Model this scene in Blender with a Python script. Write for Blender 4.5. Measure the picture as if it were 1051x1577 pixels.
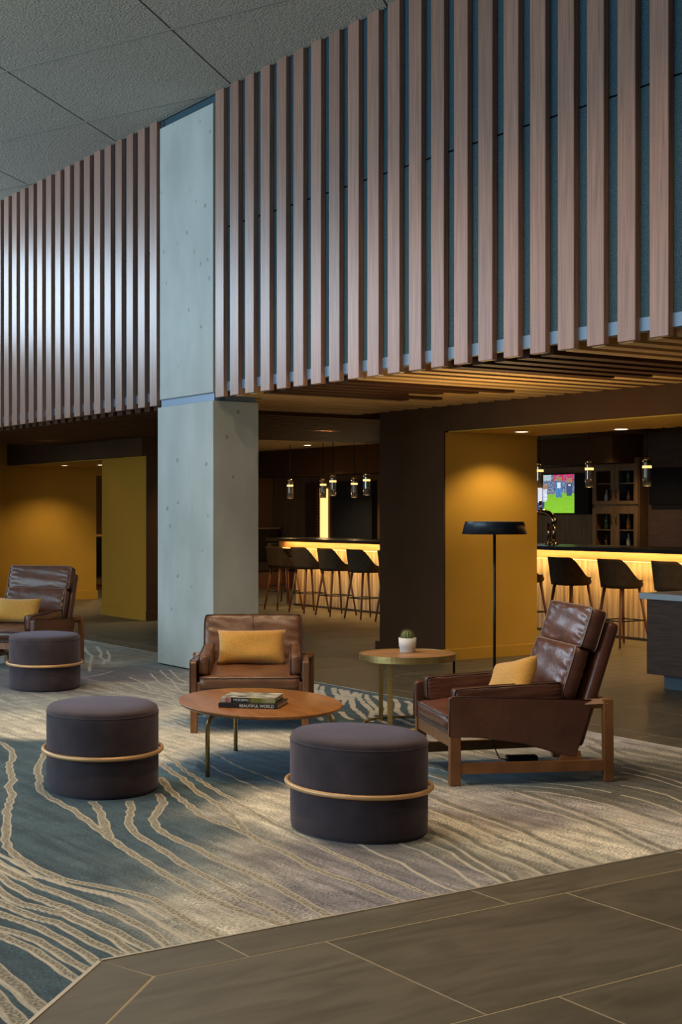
import bpy, bmesh, math, random
import numpy as np
from mathutils import Vector, Matrix
random.seed(7); np.random.seed(7)
for o in list(bpy.data.objects): bpy.data.objects.remove(o, do_unlink=True)
S = bpy.context.scene; C = S.collection
# ------------------------------------------------------------------ camera
TH = math.radians(34.0); SN, CS = math.sin(TH), math.cos(TH); FPX = 2190.0; H = 1.45
cam = bpy.data.cameras.new('camera'); cam.sensor_fit = 'VERTICAL'; cam.sensor_height = 36.0; cam.lens = 50.0
cam.clip_end = 200
co = bpy.data.objects.new('camera', cam); C.objects.link(co)
co.location = (0, 0, H); co.rotation_euler = (math.radians(90), 0, -TH); S.camera = co
# ------------------------------------------------------------------ world, daylight, exposure
w = bpy.data.worlds.new('world'); S.world = w; w.use_nodes = True
w.node_tree.nodes['Background'].inputs[0].default_value = (.62, .78, 1, 1)
w.node_tree.nodes['Background'].inputs[1].default_value = .35
S.view_settings.view_transform = 'Standard'; S.view_settings.look = 'None'
S.view_settings.exposure = 0.33; S.view_settings.gamma = 1.0; S.view_settings.use_curve_mapping = False
def area(name, loc, rot, sx, sy, power, col):
    l = bpy.data.lights.new(name, 'AREA'); l.shape = 'RECTANGLE'; l.size = sx; l.size_y = sy
    l.energy = power; l.color = col
    o = bpy.data.objects.new(name, l); C.objects.link(o); o.location = loc; o.rotation_euler = rot
    return o
# daylight of the long window wall (facing +X) and of the end window (facing -Y)
area('window_daylight', (-5.9, 10.8, 2.9), (0, math.radians(-90), 0), 4.2, 11.5, 560, (.58, .84, 1))
area('end_window_daylight', (0.6, 18.9, 4.42), (math.radians(-90), 0, 0), 9.6, 1.25, 300, (.64, .82, 1))
# ------------------------------------------------------------------ helpers
def PW(rt, d): return (d*SN + rt*CS, d*CS - rt*SN)              # camera-plan (right, depth) -> world XY
def FL(px, py, z=0.0):
    d = (H - z)*FPX/(py - 788.5); return PW((px - 525.5)/FPX*d, d)
def YX(px, X):
    a = (px - 525.5)/FPX; return X*(CS - a*SN)/(SN + a*CS)
def obj(name, mesh, m, parent=None):
    o = bpy.data.objects.new(name, mesh); C.objects.link(o)
    if m is not None and not mesh.materials: mesh.materials.append(m)
    if parent: o.parent = parent
    return o
def empty(name, loc, rz=0):
    o = bpy.data.objects.new(name, None); C.objects.link(o); o.location = loc; o.rotation_euler = (0, 0, rz)
    o.empty_display_size = .1; return o
def tag(o, label, cat, group=None):
    o['label'] = label; o['category'] = cat
    if group: o['group'] = group
    return o
def struct(o): o['kind'] = 'structure'; return o
def smooth(me, on=True):
    me.polygons.foreach_set('use_smooth', [on]*len(me.polygons)); return me
def tom(bm, name, sm=False):
    me = bpy.data.meshes.new(name); bm.to_mesh(me); bm.free()
    if sm: smooth(me)
    return me
def box_bm(x0, x1, y0, y1, z0, z1, bev=0, seg=1, bm=None):
    own = bmesh.new()
    bmesh.ops.create_cube(own, size=1)
    for v in own.verts:
        v.co = Vector(((x0+x1)/2 + v.co.x*(x1-x0), (y0+y1)/2 + v.co.y*(y1-y0), (z0+z1)/2 + v.co.z*(z1-z0)))
    if bev: bmesh.ops.bevel(own, geom=own.edges[:], offset=bev, segments=seg, profile=.5, affect='EDGES')
    if bm is None: return own
    me = bpy.data.meshes.new('t'); own.to_mesh(me); own.free(); bm.from_mesh(me); bpy.data.meshes.remove(me); return bm
def box(name, x0, x1, y0, y1, z0, z1, m, parent=None, bev=0, seg=1):
    return obj(name, tom(box_bm(x0, x1, y0, y1, z0, z1, bev, seg), name), m, parent)
def prism(name, poly, a0, a1, m, parent=None, axis='z', bev=0):
    """extrude 2-D poly along axis from a0 to a1; axis y: poly is (x,z); axis x: poly is (y,z)"""
    bm = bmesh.new()
    def P(p, a): return (p[0], p[1], a) if axis == 'z' else ((p[0], a, p[1]) if axis == 'y' else (a, p[0], p[1]))
    lo = [bm.verts.new(P(p, a0)) for p in poly]; hi = [bm.verts.new(P(p, a1)) for p in poly]
    bm.faces.new(lo[::-1]); bm.faces.new(hi); n = len(poly)
    for i in range(n): bm.faces.new((lo[i], lo[(i+1) % n], hi[(i+1) % n], hi[i]))
    bmesh.ops.recalc_face_normals(bm, faces=bm.faces[:])
    if bev: bmesh.ops.bevel(bm, geom=bm.edges[:], offset=bev, segments=2, profile=.5, affect='EDGES')
    return obj(name, tom(bm, name), m, parent)
def tube_me(pts, r, n=8, closed=False, name='tube'):
    pts = [Vector(p) for p in pts]; N = len(pts); rr = r if hasattr(r, '__len__') else [r]*N
    bm = bmesh.new(); rings = []; up0 = None
    for i, p in enumerate(pts):
        if closed: t = pts[(i+1) % N] - pts[i-1]
        else: t = pts[min(i+1, N-1)] - pts[max(i-1, 0)]
        t.normalize()
        if up0 is None: up0 = Vector((0, 0, 1)) if abs(t.z) < .9 else Vector((1, 0, 0))
        a = t.cross(up0)
        if a.length < 1e-4: a = t.cross(Vector((0, 1, 0)))
        a.normalize(); b = a.cross(t); b.normalize(); up0 = b
        rings.append([bm.verts.new(p + (a*math.cos(2*math.pi*k/n) + b*math.sin(2*math.pi*k/n))*rr[i]) for k in range(n)])
    for i in range(N if closed else N-1):
        A, B = rings[i], rings[(i+1) % N]
        for k in range(n): bm.faces.new((A[k], A[(k+1) % n], B[(k+1) % n], B[k]))
    if not closed: bm.faces.new(rings[0][::-1]); bm.faces.new(rings[-1])
    bmesh.ops.recalc_face_normals(bm, faces=bm.faces[:])
    return tom(bm, name, True)
def tube(name, pts, r, m, parent=None, n=8, closed=False): return obj(name, tube_me(pts, r, n, closed, name), m, parent)
def lathe(name, prof, m, parent=None, n=32, sx=1, sy=1, loc=(0, 0, 0), sm=True):
    bm = bmesh.new(); rings = []
    for r, z in prof:
        if r < 1e-5: rings.append([bm.verts.new((loc[0], loc[1], loc[2]+z))])
        else: rings.append([bm.verts.new((loc[0]+r*sx*math.cos(2*math.pi*k/n), loc[1]+r*sy*math.sin(2*math.pi*k/n), loc[2]+z)) for k in range(n)])
    for A, B in zip(rings, rings[1:]):
        for k in range(n):
            k2 = (k+1) % n
            if len(A) == 1 and len(B) == 1: continue
            if len(A) == 1: bm.faces.new((A[0], B[k2], B[k]))
            elif len(B) == 1: bm.faces.new((A[k], A[k2], B[0]))
            else: bm.faces.new((A[k], A[k2], B[k2], B[k]))
    bmesh.ops.recalc_face_normals(bm, faces=bm.faces[:])
    return obj(name, tom(bm, name, sm), m, parent)
def copy_tree(o, parent=None):
    c = o.copy(); C.objects.link(c); c.parent = parent
    for ch in list(o.children): copy_tree(ch, c)
    return c
# ------------------------------------------------------------------ materials
def mat(name, col, rough=.5, metal=0, spec=.5, sheen=0, coat=0, emit=None, estr=0):
    m = bpy.data.materials.new(name); m.use_nodes = True; b = m.node_tree.nodes['Principled BSDF']
    b.inputs['Base Color'].default_value = (*col, 1); b.inputs['Roughness'].default_value = rough
    b.inputs['Metallic'].default_value = metal; b.inputs['Specular IOR Level'].default_value = spec
    b.inputs['Sheen Weight'].default_value = sheen; b.inputs['Coat Weight'].default_value = coat
    if emit: b.inputs['Emission Color'].default_value = (*emit, 1); b.inputs['Emission Strength'].default_value = estr
    return m
def NT(m): return m.node_tree, m.node_tree.nodes['Principled BSDF']
def noisy(m, c1, c2, scale=(1, 1, 1), nscale=5, detail=6, lo=.35, hi=.65, bump=0, bscale=None, bdist=.01, rnd=0, distort=0, coords='Object'):
    """two-tone noise colour with optional bump and a per-object tint"""
    nt, b = NT(m); N = nt.nodes; L = nt.links
    tc = N.new('ShaderNodeTexCoord'); mp = N.new('ShaderNodeMapping'); mp.inputs['Scale'].default_value = scale
    L.new(tc.outputs[coords], mp.inputs['Vector'])
    vec = mp.outputs['Vector']
    if rnd:
        oi = N.new('ShaderNodeObjectInfo'); ad = N.new('ShaderNodeVectorMath'); ad.operation = 'ADD'
        sc = N.new('ShaderNodeMath'); sc.operation = 'MULTIPLY'; sc.inputs[1].default_value = 37
        L.new(oi.outputs['Random'], sc.inputs[0]); L.new(vec, ad.inputs[0]); L.new(sc.outputs[0], ad.inputs[1]); vec = ad.outputs[0]
    nz = N.new('ShaderNodeTexNoise'); nz.inputs['Scale'].default_value = nscale; nz.inputs['Detail'].default_value = detail
    nz.inputs['Distortion'].default_value = distort
    L.new(vec, nz.inputs['Vector'])
    r = N.new('ShaderNodeValToRGB'); r.color_ramp.elements[0].position = lo; r.color_ramp.elements[1].position = hi
    r.color_ramp.elements[0].color = (*c1, 1); r.color_ramp.elements[1].color = (*c2, 1)
    L.new(nz.outputs['Fac'], r.inputs['Fac']); outc = r.outputs['Color']
    if rnd:
        hs = N.new('ShaderNodeHueSaturation'); ma = N.new('ShaderNodeMapRange')
        ma.inputs['To Min'].default_value = 1-rnd; ma.inputs['To Max'].default_value = 1+rnd
        L.new(oi.outputs['Random'], ma.inputs['Value']); L.new(ma.outputs[0], hs.inputs['Value']); L.new(outc, hs.inputs['Color']); outc = hs.outputs['Color']
    L.new(outc, b.inputs['Base Color'])
    if bump:
        n2 = N.new('ShaderNodeTexNoise'); n2.inputs['Scale'].default_value = bscale or nscale; n2.inputs['Detail'].default_value = 3
        L.new(tc.outputs[coords] if bscale else vec, n2.inputs['Vector'])
        bp = N.new('ShaderNodeBump'); bp.inputs['Strength'].default_value = bump; bp.inputs['Distance'].default_value = bdist
        L.new(n2.outputs['Fac'], bp.inputs['Height']); L.new(bp.outputs[0], b.inputs['Normal'])
    return m
M = {}
M['walnut'] = noisy(mat('walnut_slat', (.2, .1, .06), .36, spec=.6), (.22, .110, .074), (.37, .200, .142), (28, 28, .9), 2.2, 5, .3, .7, rnd=.12, distort=.6, bump=.05)
M['felt'] = noisy(mat('blue_felt', (.03, .05, .07), .95, spec=.2), (.018, .045, .066), (.075, .135, .170), (1, 1, 1), 160, 2, .3, .7, bump=.6, bscale=120, bdist=.01)
M['trim'] = mat('blue_grey_trim', (.16, .23, .32), .4, .3)
M['dark'] = mat('dark_void', (.012, .011, .012), .8)
M['concrete'] = noisy(mat('board_concrete', (.4, .42, .4), .6, spec=.4), (.36, .38, .355), (.48, .50, .475), (1, 1, .5), 2.2, 6, .35, .7, bump=.05, bscale=18)
M['ceil'] = noisy(mat('sprayed_ceiling', (.2, .2, .18), .95, spec=.15), (.33, .32, .28), (.64, .62, .55), (1, 1, 1), 75, 3, .3, .75, bump=1, bscale=60, bdist=.02)
M['bead'] = mat('ceiling_bead', (.32, .32, .30), .9)
M['tile'] = noisy(mat('slate_tile', (.07, .065, .055), .42, spec=.45), (.064, .056, .039), (.128, .113, .082), (.8, 3.4, 1), 2.4, 12, .28, .78, rnd=.13, distort=1.6, bump=.04, bscale=30)
M['grout'] = mat('tan_grout', (.30, .235, .14), .8)
M['edge'] = mat('pale_metal_edge', (.62, .56, .46), .35, .6)
M['ochre'] = noisy(mat('ochre_paint', (.5, .27, .05), .8, spec=.2), (.47, .265, .034), (.52, .295, .042), (1, 1, 1), 1.5)
M['brown'] = noisy(mat('brown_paint', (.06, .045, .035), .9, spec=.12), (.070, .032, .013), (.084, .039, .016), (1, 1, 1), 1.5)
M['ochre_light_shift'] = mat('ochre_paint_light_shift', (.40, .175, .016), .85, spec=.15)  # ochre paint shifted to orange to offset the blue daylight on the left pillar
M['rust'] = mat('rust_paint', (.30, .115, .03), .7)
M['tanceil'] = noisy(mat('tan_ceiling', (.3, .2, .1), .8), (.52, .36, .19), (.60, .42, .22), (1, 1, 1), 2)
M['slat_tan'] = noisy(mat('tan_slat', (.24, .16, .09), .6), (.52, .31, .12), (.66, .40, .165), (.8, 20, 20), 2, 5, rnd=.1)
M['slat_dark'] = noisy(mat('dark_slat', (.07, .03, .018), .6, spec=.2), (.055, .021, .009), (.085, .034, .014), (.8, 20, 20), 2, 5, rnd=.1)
M['leather'] = noisy(mat('brown_leather', (.08, .03, .018), .32, spec=.55), (.072, .026, .016), (.125, .046, .026), (1, 1, 1), 6, 5, .3, .7, bump=.10, bscale=26, bdist=.02)
M['leather_tan'] = noisy(mat('tan_brown_leather', (.14, .06, .03), .36, spec=.5), (.105, .043, .022), (.18, .080, .040), (1, 1, 1), 6, 5, .3, .7, bump=.10, bscale=26, bdist=.02)
M['piping'] = mat('dark_piping', (.03, .012, .009), .4)
M['pipe_light'] = mat('pale_seam', (.22, .14, .10), .45)
M['oak'] = noisy(mat('chair_wood', (.2, .085, .03), .4), (.165, .064, .020), (.25, .105, .036), (3, 30, 3), 2, 5, bump=.02)
M['mustard'] = noisy(mat('mustard_weave', (.45, .26, .05), .95, sheen=.3), (.38, .175, .022), (.62, .33, .065), (1, 1, 1), 170, 3, .3, .7, bump=.4, bscale=200, bdist=.004)
M['velvet'] = noisy(mat('plum_velvet', (.04, .032, .045), .8, sheen=.25, spec=.25), (.030, .020, .023), (.052, .036, .041), (1, 1, 1), 7, 6, .3, .7, bump=.05, bscale=90)
M['velvet'].node_tree.nodes['Principled BSDF'].inputs['Sheen Tint'].default_value = (.7, .6, .75, 1)
M['ring'] = mat('satin_brass_band', (.62, .36, .16), .42, .35)
M['brass'] = noisy(mat('brushed_brass', (.45, .33, .12), .35, .85), (.40, .29, .10), (.55, .41, .17), (1, 1, 20), 8, 3)
M['tabletop'] = noisy(mat('glossy_wood', (.28, .11, .03), .30, spec=.4), (.23, .085, .022), (.33, .135, .036), (1.5, 16, 1), 2, 6, distort=.5)
M['sidewood'] = noisy(mat('side_table_wood', (.36, .19, .08), .4), (.28, .13, .055), (.46, .25, .11), (2, 10, 1), 2.2, 6, distort=.6)
M['black'] = mat('black_metal', (.012, .013, .015), .35, .4)
M['shade'] = mat('black_lamp_shade', (.018, .028, .042), .33, .3)
M['white'] = mat('white_ceramic', (.62, .61, .60), .5)
M['cactus'] = mat('cactus_green', (.12, .16, .05), .7)
M['spine'] = mat('cactus_spines', (.42, .38, .22), .8)
M['stoolfab'] = noisy(mat('dark_stool_fabric', (.035, .028, .02), .85, spec=.15), (.044, .028, .015), (.062, .041, .022), (1, 1, 1), 12)
M['stoolleg'] = mat('red_brown_leg', (.16, .055, .022), .4)
M['barwood'] = noisy(mat('bar_apron_wood', (.42, .22, .08), .5), (.36, .18, .06), (.48, .26, .10), (1, .5, 12), 3)
M['ribs'] = noisy(mat('ribbed_bar_front', (.55, .42, .26), .6), (.26, .19, .11), (.50, .385, .24), (1, 14, .6), 2.0)
M['bartop'] = mat('dark_bar_top', (.015, .012, .010), .25)
M['wallwood'] = noisy(mat('brown_wood_panel', (.16, .085, .035), .5), (.13, .068, .028), (.19, .10, .042), (1, 6, .6), 3)
M['glassdark'] = mat('dark_glass', (.008, .007, .007), .1)
M['tvblack'] = mat('television_black', (.004, .004, .005), .6, spec=.2)
M['chrome'] = mat('warm_chrome', (.75, .55, .32), .12, 1)
M['smoke'] = mat('smoked_glass', (.35, .30, .24), .08, .6)
M['led'] = mat('warm_light', (1, .8, .5), .5, emit=(1, .60, .20), estr=1.25)
M['led_soft'] = mat('warm_glow_strip', (1, .75, .4), .5, emit=(1, .58, .17), estr=.35)
M['lamp_disc'] = mat('downlight_lens', (1, .9, .7), .5, emit=(1, .80, .52), estr=9)
M['stone'] = mat('grey_stone_top', (.40, .44, .48), .35)
M['kioskbody'] = noisy(mat('dark_wood_veneer', (.06, .042, .036), .65, spec=.2), (.062, .036, .029), (.086, .050, .040), (2, 2, 20), 3)
M['toekick'] = mat('blue_grey_toe_kick', (.055, .085, .11), .5)
M['paper'] = mat('book_pages', (.55, .47, .34), .8)
M['bookblack'] = mat('black_book_cover', (.012, .011, .011), .4)
M['letter'] = mat('white_lettering', (.75, .73, .66), .6)
M['lobbywall'] = mat('lobby_wall_plaster', (.22, .21, .19), .8)
M['alu'] = mat('window_frame_metal', (.12, .12, .13), .4, .5)
# concrete pocks
def pocks(m):
    nt, b = NT(m); N = nt.nodes; L = nt.links
    src = b.inputs['Base Color'].links[0].from_socket
    tc = N.new('ShaderNodeTexCoord')
    v = N.new('ShaderNodeTexVoronoi'); v.inputs['Scale'].default_value = 4.8; v.inputs['Randomness'].default_value = 1
    n2 = N.new('ShaderNodeTexNoise'); n2.inputs['Scale'].default_value = 45; n2.inputs['Detail'].default_value = 3
    L.new(tc.outputs['Object'], v.inputs['Vector']); L.new(tc.outputs['Object'], n2.inputs['Vector'])
    a = N.new('ShaderNodeMath'); a.operation = 'MULTIPLY_ADD'; a.inputs[1].default_value = .26; L.new(n2.outputs['Fac'], a.inputs[0]); L.new(v.outputs['Distance'], a.inputs[2])
    r = N.new('ShaderNodeMapRange'); r.inputs['From Min'].default_value = .185; r.inputs['From Max'].default_value = .25
    r.inputs['To Min'].default_value = .62; r.inputs['To Max'].default_value = 0
    L.new(a.outputs[0], r.inputs['Value'])
    mx = N.new('ShaderNodeMix'); mx.data_type = 'RGBA'; L.new(r.outputs[0], mx.inputs['Factor']); L.new(src, mx.inputs['A'])
    mx.inputs['B'].default_value = (.13, .12, .10, 1); L.new(mx.outputs['Result'], b.inputs['Base Color'])
pocks(M['concrete'])

# ================================================================== SETTING
RUGX = 6.60; RUGY = 4.25; XB = 8.55
# floor slab (grout) with tiles
fl = struct(box('floor', -8, 18, -6, 28, -.30, -.0002, M['grout']))
tile_cache = {}
def tile(x0, x1, y0, y1):
    g = .004; k = (round(x1-x0, 3), round(y1-y0, 3))
    if k not in tile_cache:
        tile_cache[k] = tom(box_bm(-k[0]/2+g, k[0]/2-g, -k[1]/2+g, k[1]/2-g, -.004, 0, .0008), 'tile')
        tile_cache[k].materials.append(M['tile'])
    o = obj('tile', tile_cache[k], None, fl); o.location = ((x0+x1)/2, (y0+y1)/2, .0006)
def tile_poly(poly):
    bm = bmesh.new(); vs = [bm.verts.new((p[0], p[1], .0006)) for p in poly]; lo = [bm.verts.new((p[0], p[1], -.003)) for p in poly]
    bm.faces.new(vs); n = len(poly)
    for i in range(n): bm.faces.new((vs[i], lo[i], lo[(i+1) % n], vs[(i+1) % n]))
    bmesh.ops.recalc_face_normals(bm, faces=bm.faces[:])
    obj('tile', tom(bm, 'tile'), M['tile'], fl)
# border tiles along the front edge of the carpet
bx = 2.343
g = .004
tile_poly([(1.93, RUGY-.012), (bx-g, RUGY-.012), (bx-g, 4.011+g), (2.00, 4.011+g)])
x = bx
while x < 9: tile(x, x+1.118, 4.011, RUGY-.008); x += 1.118
# 45 degree border at the cut corner
d45 = .7071
def diag(t0, t1):   # strip beside the chamfer, running to (-1,-1)
    ax, ay = 1.93, RUGY-.012; bx_, by = 2.00-.006, 4.011+.002
    tile_poly([(ax-t0*d45, ay-t0*d45), (bx_-t0*d45, by-t0*d45), (bx_-t1*d45, by-t1*d45), (ax-t1*d45, ay-t1*d45)])
diag(.004, .98); diag(.988, 2.1); diag(2.108, 3.2)
# field rows in front
rows = [(4.011, 3.165, 2.641), (3.165, 2.319, 2.919), (2.319, 1.473, 3.197), (1.473, .627, 3.475), (.627, -.219, 3.753)]
for y1, y0, xj in rows:
    xl = 2.00 - (4.011-y1); xl0 = 2.00 - (4.011-y0)
    first = xj
    while first - 1.097 > xl: first -= 1.097
    tile_poly([(xl+.006, y1-g), (first-g, y1-g), (first-g, y0+g), (xl0+.006, y0+g)])
    x = first
    while x < 8.5: tile(x, x+1.097, y0, y1); x += 1.097
# border behind the carpet and the field behind it
y = -.2
while y < 24: 
    if not (11.0 < y+.5 < 12.3): tile(RUGX+.008, 6.86, y if y > 4.26 else max(y, 4.25), y+1.118)
    else: tile(RUGX+.012, 6.86, y, y+1.118)
    y += 1.118
y0 = 4.251; k = 0
while y0 < 25:
    x = 6.86
    off = (k*.278) % 1.097
    if off > .05: tile(6.86, 6.86+off, y0, y0+.846); x = 6.86+off
    while x < 14.6: tile(x, x+1.097, y0, y0+.846); x += 1.097
    y0 += .846; k += 1
# metal edge strip along the carpet
tr = struct(box('trim_1', 1.92, 9, RUGY-.012, RUGY, -.012, .0035, M['edge']))
trd = struct(prism('trim_2', [(1.922, RUGY), (1.930, RUGY-.012), (1.930-2.4, RUGY-.012-2.4), (1.922-2.4, RUGY-2.4)], -.012, .0035, M['edge']))
struct(box('trim_3', RUGX, RUGX+.008, RUGY, 19, -.012, .003, M['edge']))

# ------------------------------------------------------------------ carpet
def build_carpet():
    OFF = {'A': (0, 1120, 4.042), 'B': (0, 1340, 4.042), 'C': (230, 1080, 4.042), 'D': (230, 1260, 3.185),
           'E': (540, 1120, 4.042), 'F': (780, 1080, 3.878), 'G': (100, 960, 4.777), 'K': (460, 1030, 5.255)}
    def T(s, pts):
        ox, oy, sc = OFF[s]; return [(ox+x/sc, oy+y/sc) for x, y in pts]
    lines = []   # (floor pts, half width, kind) kind 0 speckled tan, 1 cream
    def add(w, kind, *segs):
        p = []
        for s, pts in segs: p += T(s, pts)
        f = [FL(*q) for q in p]
        def grow(a, b, t):      # carry the line on past b
            L_ = math.hypot(b[0]-a[0], b[1]-a[1]) or 1; return (b[0]+(b[0]-a[0])/L_*t, b[1]+(b[1]-a[1])/L_*t)
        e = f[-1]; lim = RUGY if e[0] > 1.92 else RUGY-(1.92-e[0])
        if e[1]-lim < .22: f.append(grow(f[-2], e, .4))
        if p[0][0] < 3: f.insert(0, grow(f[1], f[0], .6))
        if p[-1][0] > 1045: f.append(grow(f[-2], f[-1], .6))
        lines.append((f, w/2, kind))
    A, B, Cc, D, E_, F, G, K = 'ABCDEFGK'
    big = [
     [(A, [(0,97),(40,115),(75,150),(82,185),(58,230),(65,290),(85,330),(48,370),(78,410),(60,470),(40,540),(45,600),(35,690),(45,745),(90,790),(180,850),(280,900),(380,940),(480,965),(600,985),(750,1015),(880,1045)]), (B, [(960,185),(1051,235)]), (D, [(140,470),(240,530),(330,570)])],
     [(A, [(285,150),(255,210),(230,270),(248,320),(240,370),(275,415),(360,465),(450,510),(530,570),(620,640),(700,700),(790,765),(880,820),(960,870)]), (D, [(95,285),(180,330),(280,385),(380,430),(480,465),(600,505)])],
     [(A, [(580,465),(620,520),(645,580),(660,640),(690,680)])],
     [(A, [(810,460),(815,520),(800,590),(830,650),(900,700),(980,745)]), (D, [(95,176),(170,230),(260,275),(360,330),(460,385),(540,420),(620,455),(680,490)])],
     [(Cc, [(60,580),(90,630),(55,680),(20,730),(50,790),(110,830),(200,875),(300,915),(380,965),(470,1005)]), (D, [(441,246),(520,280),(600,320),(680,365),(760,410),(830,450)])],
     [(Cc, [(72,475),(110,530),(170,590),(240,640),(310,700),(390,740),(480,770),(560,800),(640,840),(720,890),(820,925),(900,970)]), (D, [(788,238),(880,275),(960,300),(1051,330)]), (E_, [(130,1010),(230,1050)])],
     [(Cc, [(75,385),(140,440),(210,480),(270,540),(340,590),(430,640),(500,700),(560,760),(610,820)])],
     [(Cc, [(90,330),(160,375),(220,430),(300,480),(400,545),(500,600),(580,650),(680,705),(760,755),(860,800),(960,850)]), (D, [(828,136),(900,170),(980,205)]), (E_, [(0,825),(81,864),(160,905),(240,935),(330,975),(430,1020),(510,1045)])],
    ]
    wid = [.040, .040, .042, .040, .042, .040, .038, .028]
    for s, wd in zip(big, wid): add(wd, 0, *s); 
    thin = [
     [(Cc, [(90,245),(190,290),(260,340),(340,380),(430,430),(560,490),(680,545),(780,590),(870,635)]), (E_, [(120,765),(220,810),(320,845),(400,900),(500,955),(590,1000),(640,1015)])],
     [(Cc, [(300,280),(420,330),(540,400),(700,460),(860,525)]), (E_, [(330,735),(440,770),(540,825),(640,880),(720,940),(790,985)])],
     [(E_, [(450,710),(540,745),(620,775),(690,830),(790,890),(870,925),(935,965)])],
     [(E_, [(500,670),(600,710),(700,775),(800,840),(890,890),(960,920),(1000,950)])],
     [(E_, [(490,600),(600,640),(700,685),(800,750),(900,790),(1000,830)]), (F, [(78,880),(130,990),(205,1030)])][:1],
     [(E_, [(490,515),(600,560),(730,605),(830,655),(930,700)]), (F, [(78,870),(160,905),(250,950),(350,1000)])],
     [(E_, [(490,440),(600,490),(720,530),(850,575),(960,615)]), (F, [(78,779),(170,830),(260,870),(360,910),(440,945),(510,970)])],
     [(F, [(0,600),(100,620),(200,650),(330,680),(450,720),(560,760),(650,800),(740,850),(850,900)])],
     [(F, [(60,545),(200,590),(330,640),(480,690),(600,740),(720,800),(830,850),(920,890)])],
     [(F, [(100,535),(250,545),(400,570),(560,605),(700,650),(850,705),(960,740),(1051,760)])],
     [(F, [(0,930),(100,975),(190,1020)])],
     [(F, [(690,560),(850,600),(960,640),(1051,680)])], [(F, [(690,500),(850,530),(960,560),(1051,600)])],
     [(F, [(690,390),(850,430),(1000,470),(1051,490)])], [(F, [(690,360),(850,390),(1000,420),(1051,430)])],
     [(F, [(690,425),(850,455),(1051,515)])], [(F, [(690,300),(850,330),(1051,370)])], [(F, [(480,230),(600,290),(700,330)])],
     [(F, [(480,280),(610,350),(700,380)])], [(F, [(690,260),(900,300),(1051,330)])],
     [(Cc, [(380,205),(500,215),(650,235),(860,275)])], [(Cc, [(500,195),(650,210),(860,245)])], [(Cc, [(400,225),(560,250),(860,300)])],
     [(Cc, [(80,160),(200,190),(330,215),(420,235)])], [(Cc, [(75,200),(220,260),(330,310)])], [(Cc, [(520,185),(700,195),(860,215)])],
     [(Cc, [(75,90),(160,120),(240,150)])], [(Cc, [(110,60),(180,90),(240,110)])],
     [(G, [(470,395),(560,430),(650,470),(780,510),(830,530)])], [(G, [(590,450),(640,490),(720,505),(810,540)])],
     [(G, [(630,370),(690,430),(760,470),(820,500)])], [(G, [(700,345),(740,385),(800,430),(820,470),(860,500)])],
     [(G, [(770,340),(830,400),(900,445)])], [(G, [(380,430),(480,460),(560,490),(680,520),(800,550),(900,600)])],
     [(G, [(220,480),(350,505),(500,530),(650,550),(760,575),(850,620),(900,650)])], [(G, [(130,490),(260,505),(400,520),(560,540),(700,570)])],
     [(G, [(700,640),(780,690),(900,720)])], [(G, [(700,690),(800,730),(900,780)])], [(G, [(135,400),(250,380),(360,350)])],
     [(E_, [(490,180),(560,185),(610,200)])], [(E_, [(490,250),(560,262),(605,280)])], [(E_, [(490,300),(560,320),(605,340)])],
     [(E_, [(690,150),(800,170),(1000,215)])], [(E_, [(760,140),(900,180),(1051,205)])],
     [(F, [(150,480),(350,500),(560,530),(620,545)])], [(F, [(0,500),(200,510),(400,530)])],
    ]
    for s in thin:
        add(.016, 1, *s)
        if s[0][0] in (E_, F): add(.045, 2, *[(c, [(x+6, y-17) for x, y in p]) for c, p in s])
    zig = [
     [(110,120),(120,160),(105,200)], [(150,125),(130,165),(150,205)], [(195,140),(185,180),(210,220)],
     [(285,155),(290,195),(320,225),(300,255)], [(340,165),(360,205),(340,250)], [(390,175),(405,215),(375,255),(355,290)],
     [(465,190),(435,225),(430,270),(445,320),(500,360),(540,400),(590,425)], [(500,200),(480,225),(520,270),(560,310),(600,350),(585,385),(640,410),(720,440)],
     [(550,210),(560,245),(600,290),(645,325),(640,370)], [(620,220),(660,250),(700,270),(715,330),(700,370)],
     [(775,245),(805,280),(795,340),(840,375),(930,415)], [(870,260),(910,285),(905,325),(930,370)], [(770,395),(850,420),(930,455)],
     [(345,350),(375,385),(430,410)], [(255,370),(275,405)], [(165,390),(180,415)]]
    for s in zig: add(.040, 1, (K, s))
    for s in [[(135,165),(160,210),(200,240),(185,300),(180,350)], [(235,170),(270,220),(260,250),(300,270),(280,300)], [(310,200),(330,240),(320,280)]]: add(.03, 1, (G, s))
    # stripes of the near left corner: a tan body above a cream edge
    st = [
     [(A, [(0,800),(100,850),(200,910),(300,955),(420,990),(540,1015),(640,1035)]), (B, [(780,185),(880,215),(960,250),(1051,300)])],
     [(A, [(0,845),(100,900),(180,930)]), (B, [(300,60),(420,100),(560,140),(700,175),(820,225),(920,290),(1000,345),(1051,375)])],
     [(A, [(0,890),(20,905)]), (B, [(130,65),(230,110),(340,150),(450,190),(560,235),(680,270),(790,325),(880,370),(950,410),(1010,465)])],
     [(B, [(0,60),(70,110),(170,165),(280,210),(400,250),(500,300),(600,345),(700,390),(780,435),(880,490)])],
     [(B, [(0,150),(40,185),(130,225),(260,255),(390,290),(500,340),(600,385),(700,440),(760,490),(790,510)])],
     [(B, [(0,220),(100,265),(220,310),(340,340),(420,380),(500,430),(600,480),(690,520)])],
     [(B, [(0,290),(120,330),(240,375),(340,430),(430,480),(510,530),(575,575)])],
     [(B, [(0,380),(110,410),(220,450),(320,510),(420,575),(500,620)])],
     [(B, [(0,425),(110,470),(210,520),(300,580),(380,640),(435,675)])]]
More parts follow.
